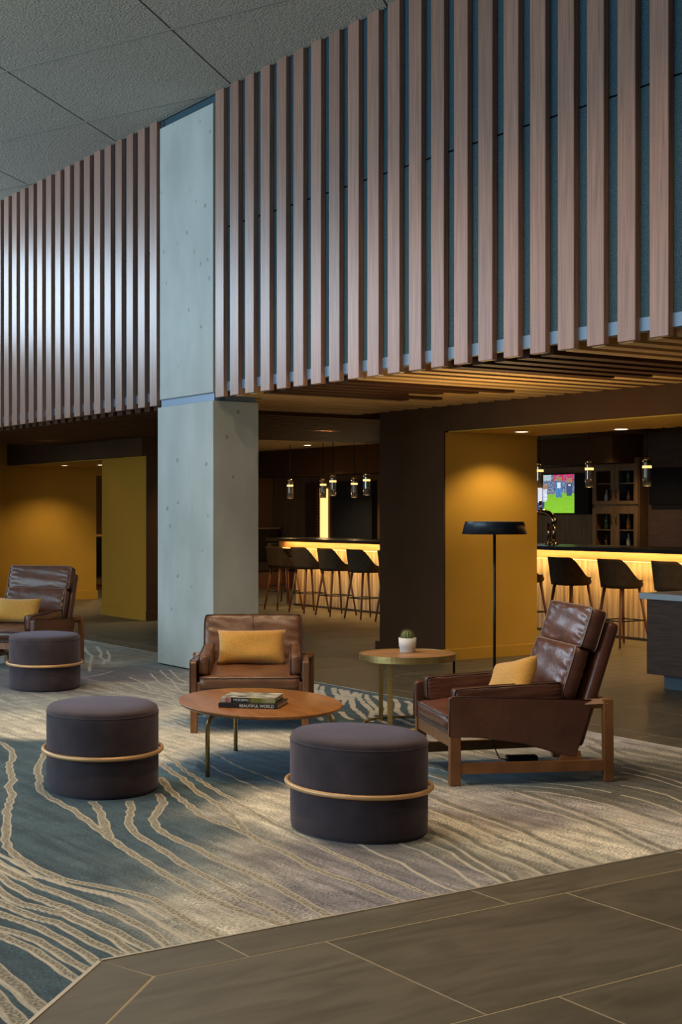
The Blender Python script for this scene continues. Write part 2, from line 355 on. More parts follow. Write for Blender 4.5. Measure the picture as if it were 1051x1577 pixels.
    for i, s in enumerate(st):
        add(.012, 1, *s)
        sh = 8 if i < 2 else 19
        add(.018 if i < 2 else .040, 0, *[(c, [(x+4, y-sh) for x, y in p]) for c, p in s])
    for s, wd in [([(0,640),(60,690),(120,740),(170,790),(215,830)], .062), ([(0,825),(40,870),(95,925)], .062)]: add(wd, 0, (B, s))
    add(.012, 1, (B, [(0,680),(70,730),(130,790),(195,850)])); add(.012, 1, (B, [(0,870),(40,920),(70,950)]))
    # extra drift lines beyond the frame on the left
    for k in range(14):
        yy = 6.2 + k*.55; lines.append(([(x, yy + .5*math.sin(x*1.3+k) + .05*math.sin(x*9+k*2)) for x in np.linspace(-4, .9, 30)], .02, 0))
    # grid
    xs = np.concatenate([np.arange(-5, .8, .25), np.arange(.8, RUGX-.001, .0125), [RUGX]])
    ys = np.concatenate([np.arange(-3, 3.3, .3), np.arange(3.4, 7, .0125), np.arange(7, 12, .022), np.arange(12, 19.01, .04)])
    X, Y = np.meshgrid(xs, ys, indexing='ij')
    yb = np.where(X > 1.92, RUGY, np.clip(RUGY-(1.92-X), -3, RUGY))
    Y = np.maximum(Y, yb)
    nx, ny = X.shape
    # hand-woven wobble of the line position
    wob = .002+.0025*np.clip((Y-5.0)/1.5, 0, 1); Xw = X + wob*np.sin(Y*31+3*np.sin(X*17)) ; Yw = Y + wob*np.sin(X*29+2*np.sin(Y*23))
    sd = [np.full(X.shape, .06) for _ in range(3)]
    for pts, hw, kind in lines:
        for (ax, ay), (bx2, by2) in zip(pts, pts[1:]):
            m = hw+.07
            i0, i1 = np.searchsorted(xs, [min(ax, bx2)-m, max(ax, bx2)+m]); j0, j1 = np.searchsorted(ys, [min(ay, by2)-m, max(ay, by2)+m])
            if i1 <= i0 or j1 <= j0: continue
            sx, sy = Xw[i0:i1, j0:j1], Yw[i0:i1, j0:j1]; dx, dy = bx2-ax, by2-ay; L2 = dx*dx+dy*dy+1e-12
            t = np.clip(((sx-ax)*dx+(sy-ay)*dy)/L2, 0, 1)
            dist = np.hypot(sx-ax-t*dx, sy-ay-t*dy) - hw
            sub = sd[kind][i0:i1, j0:j1]; np.minimum(sub, dist, out=sub)
    # colour regions
    cols = {'T': (.036, .062, .073), 'B': (.060, .135, .205), 'E': (.54, .49, .385), 'P': (.105, .086, .095), 'O': (.165, .150, .105), 'L': (.44, .41, .41), 'D': (.095, .085, .062), 'G': (.30, .285, .24), 'S': (.085, .11, .112)}
    pts = [('T',20,1200),('T',100,1250),('T',60,1300),('T',120,1340),('T',180,1290),('T',200,1360),('T',270,1275),('T',330,1295),('T',230,1400),('T',120,1400),('T',60,1450),('T',30,1500),('T',10,1560),('T',290,1225),('T',270,1320),('T',40,1160),('T',130,1440),('T',180,1430),('T',100,1490),
      ('S',240,1330),('S',300,1330),('S',250,1375),('B',400,1165),('B',440,1178),('B',340,1108),('B',400,1105),('B',380,1170),('B',750,1192),('B',700,1185),('B',790,1197),('B',345,1180),('S',840,1205),
      ('T',490,1070),('T',540,1080),('T',600,1095),('T',625,1100),('T',470,1100),
      ('E',20,1115),('E',60,1105),('E',250,1135),('E',290,1155),('E',260,1100),('E',330,1400),('E',380,1345),('E',420,1405),('E',400,1310),('E',460,1275),('E',400,1425),('E',300,1385),('E',330,1430),('E',700,1270),('E',850,1300),('E',960,1300),('E',1000,1270),('E',900,1275),('E',780,1290),('E',840,1320),('E',420,1240),('E',450,1340),('E',330,1140),('E',380,1142),
      ('G',250,1060),('G',200,1055),('G',280,1040),('G',300,1080),('G',120,1100),('G',40,1085),('G',10,1070),('G',700,1160),('G',800,1165),
      ('P',515,1365),('P',560,1385),('P',470,1330),('P',530,1310),('P',440,1390),('P',640,1345),('P',600,1350),('P',780,1255),('P',180,1035),('P',210,1040),('P',40,1060),('P',510,1330),
      ('L',490,1350),('L',560,1345),('L',470,1370),('L',750,1235),('L',820,1245),('L',720,1230),('L',600,1365),('L',690,1350),('L',540,1400),('L',950,1250),('L',1030,1280),('L',880,1245),
      ('G',540,1335),('G',630,1320),('O',720,1315),('O',740,1330),('O',680,1300),('O',790,1345),('E',800,1330),
      ('D',980,1200),('D',1040,1215),('D',900,1215),('D',1000,1225),('O',1040,1240),('D',850,1225),('D',960,1215),('G',1000,1160),('L',960,1145),('G',1040,1165),('O',1030,1185),('D',900,1190),('O',700,1215),('G',680,1230),
      ('O',150,1000),('O',200,1010),('G',140,1020),('O',230,1012),('S',250,1025),('G',20,990),('O',60,1000)]
    num = np.zeros(X.shape+(3,)); den = np.zeros(X.shape)
    wx = X + .05*np.sin(Y*7+X*3) + .03*np.sin(X*15); wy = Y + .05*np.sin(X*8+Y*2) + .03*np.sin(Y*17)
    for c, px, py in pts:
        fx, fy = FL(px, py); sg = .10 + .011*(fx*fx+fy*fy)**.5
        d2 = ((wx-fx)**2+(wy-fy)**2)/(2*sg*sg); wgt = np.exp(-np.minimum(d2, 40))*(3.0 if c == 'P' else 1.0) + 1e-9/(1+d2*d2)
        num += wgt[..., None]*np.array(cols[c]); den += wgt
    col = num/den[..., None]
    idx = np.arange(nx*ny).reshape(nx, ny)
    q = np.stack([idx[:-1, :-1], idx[1:, :-1], idx[1:, 1:], idx[:-1, 1:]], -1).reshape(-1, 4)
    Yf = Y.reshape(-1)
    keep = (np.abs(Yf[q[:, 3]]-Yf[q[:, 0]]) + np.abs(Yf[q[:, 2]]-Yf[q[:, 1]])) > 1e-6
    q = q[keep]
    used = np.zeros(nx*ny, bool); used[q.ravel()] = True
    remap = np.cumsum(used)-1; q = remap[q]
    v = np.stack([X, Y, np.zeros_like(X)], -1).reshape(-1, 3)[used]
    me = bpy.data.meshes.new('carpet')
    me.vertices.add(len(v)); me.vertices.foreach_set('co', v.astype(np.float32).ravel())
    me.loops.add(len(q)*4); me.loops.foreach_set('vertex_index', q.astype(np.int32).ravel())
    me.polygons.add(len(q)); me.polygons.foreach_set('loop_start', np.arange(0, len(q)*4, 4, dtype=np.int32))
    me.polygons.foreach_set('loop_total', np.full(len(q), 4, np.int32))
    me.update(calc_edges=True)
    at = me.attributes.new('yarn', 'FLOAT_COLOR', 'POINT'); cc = np.ones((used.sum(), 4), np.float32); cc[:, :3] = col.reshape(-1, 3)[used]; at.data.foreach_set('color', cc.ravel())
    for nm, a in (('tan_line', sd[0]), ('cream_line', sd[1]), ('shade_line', sd[2])):
        at = me.attributes.new(nm, 'FLOAT', 'POINT'); at.data.foreach_set('value', a.reshape(-1)[used].astype(np.float32))
    # material
    m = mat('patterned_carpet', (.2, .2, .2), .95, spec=.1, sheen=.15); nt, b = NT(m); N = nt.nodes; L = nt.links
    tc = N.new('ShaderNodeTexCoord')
    def attr(n):
        a = N.new('ShaderNodeAttribute'); a.attribute_name = n; return a
    def noise(s, det=2):
        n = N.new('ShaderNodeTexNoise'); n.inputs['Scale'].default_value = s; n.inputs['Detail'].default_value = det; L.new(tc.outputs['Object'], n.inputs['Vector']); return n
    def mth(op, a, b_=None, c=None):
        n = N.new('ShaderNodeMath'); n.operation = op
        for i, v_ in enumerate((a, b_, c)):
            if v_ is None: continue
            if isinstance(v_, (int, float)): n.inputs[i].default_value = v_
            else: L.new(v_, n.inputs[i])
        return n.outputs[0]
    def rng(v_, a0, a1, b0, b1):
        n = N.new('ShaderNodeMapRange'); L.new(v_, n.inputs['Value'])
        for k_, x_ in zip(('From Min', 'From Max', 'To Min', 'To Max'), (a0, a1, b0, b1)): n.inputs[k_].default_value = x_
        return n.outputs[0]
    def mix(f, a, b_):
        n = N.new('ShaderNodeMix'); n.data_type = 'RGBA'
        for k_, v_ in (('Factor', f), ('A', a), ('B', b_)):
            if isinstance(v_, tuple): n.inputs[k_].default_value = v_
            elif isinstance(v_, (int, float)): n.inputs[k_].default_value = v_
            else: L.new(v_, n.inputs[k_])
        return n.outputs['Result']
    yarn = attr('yarn').outputs['Color']
    spk = noise(85, 4).outputs['Fac']; mid = noise(9, 6).outputs['Fac']; clo = noise(3.5, 5).outputs['Fac']
    # heathered base: speckle towards light or dark, clustered by a broad noise
    amp = rng(clo, .32, .66, .3, 1.25)
    hv = N.new('ShaderNodeHueSaturation'); L.new(yarn, hv.inputs['Color'])
    val = mth('MULTIPLY', rng(spk, .32, .68, -.62, .62), amp); val = mth('ADD', mth('ADD', val, 1.0), rng(mid, .3, .7, -.22, .22))
    L.new(val, hv.inputs['Value'])
    c0 = hv.outputs['Color']
    # streaks running with the drift of the pattern
    mp = N.new('ShaderNodeMapping'); mp.inputs['Rotation'].default_value = (0, 0, math.radians(58)); mp.inputs['Scale'].default_value = (11, 1.1, 1)
    L.new(tc.outputs['Object'], mp.inputs['Vector'])
    ns = N.new('ShaderNodeTexNoise'); ns.inputs['Scale'].default_value = 1.6; ns.inputs['Detail'].default_value = 5; ns.inputs['Distortion'].default_value = .5; L.new(mp.outputs[0], ns.inputs['Vector'])
    hv2 = N.new('ShaderNodeHueSaturation'); L.new(c0, hv2.inputs['Color']); L.new(rng(ns.outputs['Fac'], .3, .7, .62, 1.38), hv2.inputs['Value']); c1 = hv2.outputs['Color']
    c1 = mix(mth('MULTIPLY', rng(mth('ADD', attr('shade_line').outputs['Fac'], mth('MULTIPLY', mth('SUBTRACT', spk, .5), .05)), -.012, .012, 1, 0), rng(mid, .3, .6, .25, .85)), c1, (.105, .098, .066, 1))
    jit = mth('MULTIPLY', mth('SUBTRACT', spk, .5), .009)
    t = mth('ADD', attr('tan_line').outputs['Fac'], jit)
    tm = rng(t, -.001, .0015, 1, 0)
    tanc = mix(rng(spk, .42, .58, 0, 1), (.14, .118, .075, 1), (.40, .345, .245, 1))
    c2 = mix(mth('MULTIPLY', tm, .85), c1, tanc)
    edge = mth('MULTIPLY', rng(mth('ABSOLUTE', mth('ADD', t, .003)), .0, .006, .8, 0), 1)
    c3 = mix(edge, c2, (.50, .445, .34, 1))
    cr = mth('ADD', attr('cream_line').outputs['Fac'], mth('MULTIPLY', jit, .5))
    c4 = mix(mth('MULTIPLY', rng(cr, -.002, .003, 1, 0), rng(mid, .25, .5, .45, .9)), c3, (.50, .45, .36, 1))
    L.new(c4, b.inputs['Base Color'])
    bp = N.new('ShaderNodeBump'); bp.inputs['Strength'].default_value = .5; bp.inputs['Distance'].default_value = .006
    L.new(noise(260, 2).outputs['Fac'], bp.inputs['Height']); L.new(bp.outputs[0], b.inputs['Normal'])
    return obj('carpet', me, m)
carpet = tag(build_carpet(), 'large inlaid carpet with teal, cream and plum flowing contour lines', 'carpet')

# ------------------------------------------------------------------ lobby ceiling
ZC = 5.19
ce = struct(box('ceiling', -6.2, 6.7, -4.2, 19.2, ZC+.05, ZC+.35, M['dark']))
sl = .9
k = -12
while True:
    ya, ybb = 10.87+2.33*k, 10.87+2.33*(k+1)
    if ya - sl*12.4 > 19: break
    if ybb > -4:
        g2 = .012
        # clip the parallelogram to the room
        bm = bmesh.new()
        P = [(6.18, ya+g2), (6.18, ybb-g2), (-6.1, ybb-g2-sl*12.28), (-6.1, ya+g2-sl*12.28)]
        lo = [bm.verts.new((p[0], p[1], ZC)) for p in P]; hi = [bm.verts.new((p[0], p[1], ZC+.05)) for p in P]
        bm.faces.new(lo); bm.faces.new(hi[::-1])
        for i in range(4): bm.faces.new((lo[i], hi[i], hi[(i+1) % 4], lo[(i+1) % 4]))
        bmesh.ops.recalc_face_normals(bm, faces=bm.faces[:])
        for pl, no in (((0, -4, 0), (0, -1, 0)), ((0, 19.0, 0), (0, 1, 0))):
            r = bmesh.ops.bisect_plane(bm, geom=bm.verts[:]+bm.edges[:]+bm.faces[:], plane_co=pl, plane_no=no, clear_outer=True)
            ed = [e for e in r['geom_cut'] if isinstance(e, bmesh.types.BMEdge)]
            if ed: bmesh.ops.holes_fill(bm, edges=ed)
        if bm.faces: obj('ceiling_panel', tom(bm, 'ceiling_panel'), M['ceil'], ce)
    k += 1
for k in range(-3, 9):      # pale raised beads
    x0, y0b = 5.59, 8.55+4.13*k
    p0 = (6.14, y0b-(6.14-x0)*2.53); p1 = (-1.5, y0b+(x0+1.5)*2.53)
    if p1[1] > 18.9: f = (18.9-p0[1])/(p1[1]-p0[1]); p1 = (p0[0]+(p1[0]-p0[0])*f, 18.9)
    if p0[1] < -3.8: f = (-3.8-p0[1])/(p1[1]-p0[1]); p0 = (p0[0]+(p1[0]-p0[0])*f, -3.8)
    if p1[1] <= p0[1]: continue
    tube('bead', [(p0[0], p0[1], ZC), (p1[0], p1[1], ZC)], .007, M['bead'], ce, n=6)

# ------------------------------------------------------------------ slatted wall above the bar opening
XS = 6.15
COLY0, COLY1 = 11.14, 12.21
wr = struct(box('wall_right', XS+.11, XS+.30, 2.0, 19.2, 2.545, ZC+.05, M['dark']))
fy = [2.0, 3.66, 6.27, 8.36, 11.14, 12.21, 14.6, 17.2, 19.0]
for a, b in zip(fy, fy[1:]):
    for z0, z1 in ((2.60, 3.965), (3.978, ZC+.03)):
        if a == 11.14: continue
        box('felt_panel', XS+.045, XS+.11, a+.006, b-.006, z0, z1, M['felt'], wr)
box('bottom_trim', XS+.035, XS+.115, 2.0, COLY0, 2.52, 2.60, M['trim'], wr); box('bottom_trim', XS+.035, XS+.115, COLY1, 19.0, 2.52, 2.60, M['trim'], wr)
sme = tom(box_bm(0, .045, -.074, .074, 2.468, ZC+.02, .003), 'slat'); sme.materials.append(M['walnut'])
yc = 11.045
ysl = []
y = yc
while y > 2.1: ysl.append(y); y -= .2615
y = 12.352
while y < 18.9: ysl.append(y); y += .2590
for y in ysl:
    o = obj('slat', sme, None, wr); o.location = (XS, y, 0)
box('felt_panel', XS+.05, XS+.11, COLY0, COLY1, 2.45, ZC+.03, M['felt'], wr)
# ------------------------------------------------------------------ concrete column
cr = tag(empty('concrete_column', (XS, (COLY0+COLY1)/2, 0)), 'pale grey concrete column standing on the carpet edge in the slatted wall', 'column')
def cbox(name, x0, x1, y0, y1, z0, z1, m, bev=.004):
    z0 = max(z0, .001)
    o = box(name, x0-XS, x1-XS, y0-(COLY0+COLY1)/2, y1-(COLY0+COLY1)/2, z0, z1, m, cr, bev); return o
cbox('shaft', XS-.012, XS+.46, COLY0, COLY1+.02, .012, 2.445, M['concrete'])
cbox('facing_panel', XS-.006, XS+.04, COLY0+.012, COLY1-.012, 2.517, 5.10, M['concrete'])
cbox('reveal_channel', XS+.012, XS+.44, COLY0+.02, COLY1-.01, 2.445, 2.517, M['trim'], 0)
cbox('base_gap', XS+.004, XS+.44, COLY0+.01, COLY1+.01, 0, .012, M['dark'], 0)

# ------------------------------------------------------------------ low slatted ceiling between wall and bar
cb = struct(box('ceiling_bar', XS+.30, 16, 2.0, 25.8, 2.60, 2.72, M['tanceil']))
box('gap_dark_sheet', XS+.31, XB, 2.0, 19.9, 2.585, 2.60, M['dark'], cb); box('gap_dark_sheet', 9.85, 13.2, 2.0, 17.0, 2.585, 2.60, M['dark'], cb)  # black sheets added above the slats to keep the gaps between them dark
y = 2.2; i = 0
slc = {}
def cslat(x0, x1, y, m, z0=2.475, h=.075, wdt=.12):
    k_ = (round(x1-x0, 2), m.name, h)
    if k_ not in slc:
        slc[k_] = tom(box_bm(0, x1-x0, -wdt/2, wdt/2, 0, h), 'ceiling_slat'); slc[k_].materials.append(m)
    o = obj('ceiling_slat', slc[k_], None, cb); o.location = (x0, y, z0)
while y < 20:
    if COLY0-.1 < y < COLY1+.12: xa = XS+.50
    else: xa = XS+.12
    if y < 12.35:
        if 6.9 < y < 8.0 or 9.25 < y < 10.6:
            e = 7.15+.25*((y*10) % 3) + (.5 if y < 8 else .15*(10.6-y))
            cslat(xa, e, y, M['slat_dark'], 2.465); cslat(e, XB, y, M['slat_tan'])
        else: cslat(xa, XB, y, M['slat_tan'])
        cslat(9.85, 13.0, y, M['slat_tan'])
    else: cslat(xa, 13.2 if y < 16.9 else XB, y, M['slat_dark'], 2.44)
    y += .235 if y < 12.3 else .21
# bulkheads (dark) with their ochre undersides
b1 = struct(box('trim_4', XB, 9.78, 2.0, 11.96, 2.235, 2.60, M['brown'])); box('soffit_underside', XB+.05, 9.76, 2.0, 10.88, 2.225, 2.235, M['ochre'], b1)
b2 = struct(box('trim_5', XB-.2, 9.9, 17.1, 25.8, 2.20, 2.60, M['brown'])); box('soffit_underside', XB-.12, 9.88, 18.56, 21.98, 2.19, 2.20, M['ochre'], b2)
# pillar with a brown front and an ochre side
p2 = tag(empty('square_pillar', (XB, 10.89, 0)), 'square pillar with dark brown front and lit ochre side behind the floor lamp', 'pillar')
box('core', .02, 1.20, .02, 1.06, 0, 2.22, M['ochre'], p2)
box('front_panel', 0, .02, 0, 1.07, .0, 2.235, M['brown'], p2); box('side_panel', .02, 1.205, 0, .02, 0, 2.225, M['ochre'], p2)
box('baseboard', -.012, 1.215, -.014, 0, 0, .115, M['ochre'], p2, .003); box('baseboard', -.016, 0, -.0, 1.13, 0, .115, M['brown'], p2, .003)
# pillar at left
p3 = tag(empty('square_pillar', (XB-.12, 17.12, 0)), 'dim ochre pillar behind the concrete column beside the left niche', 'pillar')
box('core', .02, 1.4, .02, 1.42, 0, 2.2, M['ochre'], p3); box('front_panel', 0, .02, .02, 1.42, 0, 2.2, M['ochre_light_shift'], p3)
box('side_panel', 0, 1.4, 0, .02, 0, 2.2, M['brown'], p3)
box('baseboard', -.014, 0, .0, 1.45, 0, .13, M['ochre_light_shift'], p3, .003); box('baseboard', -.014, 1.4, -.014, 0, 0, .13, M['brown'], p3, .003)
# niche wall with doorway and cabinet behind
wn = struct(box('wall_niche', 7.2, 9.9, 22.0, 22.2, 0, 2.6, M['ochre']))
bn = struct(box('baseboard_niche', 7.2, 9.92, 21.98, 22.0, 0, .14, M['ochre']))
struct(box('trim_6', 8.10, 8.24, 21.9, 22.0, .14, 2.19, M['ochre']))
struct(box('wall_passage', 9.9, 13.4, 25.0, 25.2, 0, 2.6, M['wallwood']))
box('door_header', 9.9, 11.4, 22.0, 22.15, 2.06, 2.2, M['ochre'], wn)
sc = tag(empty('storage_cabinet', (10.9, 24.4, 0)), 'wooden cabinet with black door seen through the doorway of the ochre niche', 'cabinet')
box('body', -.9, .9, 0, .5, .1, 1.0, M['wallwood'], sc, .004); box('worktop', -.92, .92, -.02, .52, 1.0, 1.03, M['barwood'], sc); box('plinth', -.88, .88, .03, .5, 0, .1, M['stoolleg'], sc)
for xd in (-.80, -.28, .24): box('door', xd, xd+.46, -.02, 0, .25, .98, M['glassdark'], sc, .003)
# bar back wall, end wall, lobby shell
bw = struct(box('wall_back', 14.62, 14.8, 4.0, 25.8, 0, 2.6, M['wallwood']))
struct(box('wall_end', 13.2, 14.62, 24.1, 24.3, 0, 2.6, M['rust']))
struct(box('trim_7', 13.85, 14.62, 13.95, 24.1, 2.12, 2.6, M['brown']))
dk = struct(box('wall_back_dark', 14.45, 14.62, 4.0, 13.95, 0, 2.6, M['kioskbody']))
wl = struct(box('wall_left', -6.25, -6.0, -4.2, 19.2, -.0, .75, M['lobbywall'])); box('wall_upper', -6.25, -6.0, -4.2, 19.2, 5.0, 5.25, M['lobbywall'], wl)
we = struct(box('wall_far', -6.0, 6.15, 19.0, 19.2, 0, 3.75, M['lobbywall'])); box('wall_upper', -6.0, 6.15, 19.0, 19.2, 5.1, 5.18, M['lobbywall'], we); box('wall_pier', 5.5, 6.15, 19.0, 19.2, 3.75, 5.1, M['lobbywall'], we)
wq = struct(box('wall_rear', -6.2, 17, -4.4, -4.2, 0, 5.4, M['lobbywall']))
struct(box('wall_bar_end', 6.4, 16, 25.8, 26.0, 0, 2.7, M['lobbywall']))
struct(box('wall_side', 12.0, 12.2, -4.2, 4.0, 0, 5.4, M['lobbywall'])); struct(box('wall_bar_near', 12.0, 16, 3.9, 4.1, 0, 2.7, M['kioskbody']))
wi = struct(box('window_1', -6.1, -6.05, -4.2, 19, .75, .85, M['alu']))
for yy in np.arange(-4, 19.1, 2.0): box('mullion', -6.12, -6.02, yy-.04, yy+.04, .85, 5.0, M['alu'], wi)
wi2 = struct(box('window_2', -6, 5, 19.05, 19.1, 3.75, 3.82, M['alu']))
for xx in np.arange(-5.5, 5.1, 1.75): box('mullion', xx-.04, xx+.04, 19.02, 19.12, 3.82, 5.1, M['alu'], wi2)

# ------------------------------------------------------------------ recessed downlights
def spot(loc, power, ang=115, blend=.7, col=(1, .72, .36), tilt=(0, 0, 0), r=.05, parent=None):
    l = bpy.data.lights.new('downlight_beam', 'SPOT'); l.energy = power; l.spot_size = math.radians(ang); l.spot_blend = blend; l.color = col; l.shadow_soft_size = r
    o = bpy.data.objects.new('downlight_beam', l); C.objects.link(o); o.location = loc; o.rotation_euler = tilt; return o
def downlight(x, y, z, power, label, ang=115, blend=.7, tilt=(0, 0, 0), col=(1, .72, .36)):
    r = tag(empty('recessed_downlight', (x, y, z)), label, 'ceiling light', 'recessed downlights')
    lathe('trim_ring', [(.060, -.002), (.080, -.006), (.085, 0), (.060, .001)], M['white'], r, 24); lathe('lens', [(0, -.004), (.060, -.003)], M['lamp_disc'], r, 24)
    b_ = spot((0, 0, -.03), power, ang, blend, col, tilt); b_.parent = r
downlight(9.12, 10.40, 2.225, 36, 'lit round downlight in the soffit above the black floor lamp', 128, .55)
downlight(9.60, 9.55, 2.225, 30, 'second round downlight in the soffit, right of the one above the lamp', 110)
downlight(9.0, 21.2, 2.19, 52, 'round downlight in the ceiling of the left ochre niche', 125, .8)
downlight(9.35, 20.6, 2.19, 25, 'smaller round downlight beside the one in the left niche', 110)
downlight(*FL(438, 701, 2.598), 2.598, 55, 'round downlight in the tan ceiling beyond the dark ceiling slats', 120)
for i_, (x, y) in enumerate(((2.3, 5.2), (4.2, 5.6), (2.6, 7.8), (4.2, 8.1), (3.4, 9.3), (4.6, 3.2), (2.2, 2.4))):  # unseen ceiling spots added to brighten the carpet and furniture
    downlight(x, y, ZC, 165 if y > 4 else 95, 'added unseen downlight in the high sprayed ceiling, out of frame, brightening the carpet', 130, .8, col=(1, .74, .46))
# extra downlights added between the ceiling slats to throw warm light into the bar
for x, y, p in ((10.4, 7.6, 290), (10.5, 9.3, 250), (9.7, 16.8, 150), (9.6, 14.4, 110), (13.2, 20.6, 90), (13.4, 13.6, 60), (7.7, 18.6, 40), (10.6, 19.9, 60), (10.6, 23.2, 70)):
    downlight(x, y, 2.598, p, 'added downlight between the slats of the low bar ceiling, warming the bar', 120)
# ------------------------------------------------------------------ bar
BX = 11.75; BY0, BY1 = 5.0, 18.75
bar = tag(empty('bar_counter', (BX, (BY0+BY1)/2, 0)), 'long bar counter with glowing ribbed front and dark top behind the stools', 'bar counter')
def bbox(n, x0, x1, y0, y1, z0, z1, m, bev=0): return box(n, x0-BX, x1-BX, y0-(BY0+BY1)/2, y1-(BY0+BY1)/2, z0, z1, m, bar, bev)
bbox('core', BX+.05, BX+.55, BY0, BY1, 0, 1.0, M['wallwood']); bbox('top', BX-.32, BX+.62, BY0-.1, BY1+.3, 1.0, 1.045, M['bartop'], .004)
bbox('apron', BX-.20, BX+.0, BY0, BY1+.1, .90, 1.0, M['barwood'], .004)
bbox('light_strip', BX-.20, BX-.17, BY0, BY1, .892, .90, M['led'])
bbox('plinth', BX+.01, BX+.05, BY0, BY1, 0, .03, M['dark'])
bm = bmesh.new(); n = int((BY1-BY0)/.02); prev = None
for i in range(n+1):
    y = -(BY1-BY0)/2 + i*.02; dx = -.012 if (i % 4) < 2 else .008
    a, b = bm.verts.new((dx+.03, y, .02)), bm.verts.new((dx+.03, y, .90))
    if prev: bm.faces.new((prev[0], a, b, prev[1]))
    prev = (a, b)
bmesh.ops.recalc_face_normals(bm, faces=bm.faces[:])
rb = obj('ribbed_front', tom(bm, 'ribbed_front'), M['ribs'], bar); rb['kind'] = 'stuff'
area('bar_edge_light', (BX-.30, (BY0+BY1)/2, .996), (0, math.radians(-35), 0), .02, BY1-BY0-.2, 60, (1, .55, .18))
la = area('bar_strip_light', (BX-.10, (BY0+BY1)/2, .885), (0, math.radians(-30), 0), .05, BY1-BY0-.2, 52, (1, .62, .20))

# bar stools
def make_stool():
    r = empty('bar_stool', (0, 0, 0))
    bm = bmesh.new(); na, nz = 36, 8; out, inn = [], []
    for i in range(na+1):
        f = math.radians(-118+236*i/na)                # 0 = back (local -x)
        a = abs(math.degrees(f)); top = .945 if a < 42 else .945-.225*(1-math.cos(min(1, (a-42)/62)*math.pi))/2
        co_, ci = [], []
        for j in range(nz+1):
            t = j/nz; z = .635+(top-.635)*t; rx = .215+.040*t; ry = .225+.025*t
            co_.append(bm.verts.new((-rx*math.cos(f)-.01*t, ry*math.sin(f), z)))
            ci.append(bm.verts.new((-(rx-.035)*math.cos(f)-.01*t, (ry-.035)*math.sin(f), z)))
        out.append(co_); inn.append(ci)
    for i in range(na):
        for j in range(nz):
            bm.faces.new((out[i][j], out[i+1][j], out[i+1][j+1], out[i][j+1])); bm.faces.new((inn[i][j], inn[i][j+1], inn[i+1][j+1], inn[i+1][j]))
        bm.faces.new((out[i][nz], out[i+1][nz], inn[i+1][nz], inn[i][nz])); bm.faces.new((out[i][0], inn[i][0], inn[i+1][0], out[i+1][0]))
    for e in (0, na):
        for j in range(nz): bm.faces.new((out[e][j], out[e][j+1], inn[e][j+1], inn[e][j]))
    bmesh.ops.recalc_face_normals(bm, faces=bm.faces[:])
    obj('backrest', tom(bm, 'backrest', True), M['stoolfab'], r)
    lathe('seat', [(0, .625), (.17, .625), (.205, .64), (.215, .67), (.20, .70), (.12, .712), (0, .715)], M['stoolfab'], r, 28, 1.06, 1.0, (.02, 0, 0))
    feet = {}
    for sx in (-1, 1):
        for sy in (-1, 1):
            a, b = Vector((sx*.13+.01, sy*.13, .64)), Vector((sx*.215+.01, sy*.20, 0)); feet[sx, sy] = (a, b)
            tube('leg', [a, b], [.019, .012], M['stoolleg'], r, 8)
    def at(k_, z): a, b = feet[k_]; return a+(b-a)*((.64-z)/.64)
    q = [at(k_, .28) for k_ in ((-1, -1), (1, -1), (1, 1), (-1, 1))]
    for i in range(4): tube('footrest_bar', [q[i], q[(i+1) % 4]], .008, M['black'], r, 6)
    return r
st0 = make_stool()
ord_r = ['rightmost bar stool, cut by the photo edge above the grey counter', 'bar stool directly right of the high headrest of the armchair', 'bar stool behind the high headrest of the armchair, second from the pillar', 'bar stool half hidden by the right edge of the ochre pillar side']
ord_l = ['bar stool half hidden by the left edge of the brown pillar front', 'bar stool nearest the brown pillar that is seen whole, left of it', 'third bar stool left of the brown pillar, in front of the glowing bar', 'second bar stool from the left end of the bar', 'leftmost bar stool, beside the concrete column']
spots = [(11.12, 10.27, ord_r[0]), (11.12, 11.06, ord_r[1]), (11.12, 11.85, ord_r[2]), (11.12, 12.64, ord_r[3]), (11.1, 15.14, ord_l[0]), (11.1, 15.87, ord_l[1]), (11.1, 16.60, ord_l[2]), (11.1, 17.30, ord_l[3]), (11.1, 18.0, ord_l[4]), (11.95, 19.35, 'bar stool at the far end of the bar, behind the leftmost stool')]
for i, (x, y, lb) in enumerate(spots):
    s_ = st0 if i == 0 else copy_tree(st0)
    s_.location = (x, y, .001); s_.rotation_euler = (0, 0, random.uniform(-.06, .06) if i < 9 else -1.2); tag(s_, lb, 'bar stool', 'bar stools along the counter')

# pendants
def pendant(x, y, z0, label):
    r = tag(empty('pendant_light', (x, y, z0)), label, 'pendant light', 'glass pendants above the bar')
    tube('stem', [(0, 0, .31), (0, 0, 2.60-z0)], .006, M['black'], r, 6); lathe('cap', [(0, .33), (.045, .33), (.05, .325), (.05, .27), (.0, .27)], M['chrome'], r, 20)
    lathe('glass_tube', [(.050, .27), (.052, .10), (.048, 0), (.040, 0), (.044, .10), (.042, .26)], M['smoke'], r, 20)
    lathe('light_ring', [(.0535, .235), (.0535, .205), (.050, .205), (.050, .235), (.0535, .235)], M['led'], r, 20)
    l = bpy.data.lights.new('pendant_glow', 'POINT'); l.energy = 2.0; l.color = (1, .7, .35); l.shadow_soft_size = .05; o = bpy.data.objects.new('pendant_glow', l); C.objects.link(o); o.parent = r; o.location = (0, 0, -.06)
for px, lb in ((997, 'glass pendant right of the glass-fronted cabinet'), (908, 'glass pendant between the television and the glass-fronted cabinet'), (831, 'glass pendant at the left edge of the television, beside the ochre pillar')): pendant(12.1, YX(px, 12.1), 1.75, lb)
for px, lb in ((513, 'clear glass pendant just right of the bright vertical light strip'), (565, 'glass pendant nearest the brown pillar, last of the left five')): pendant(12.1, YX(px, 12.1), 1.70, lb)
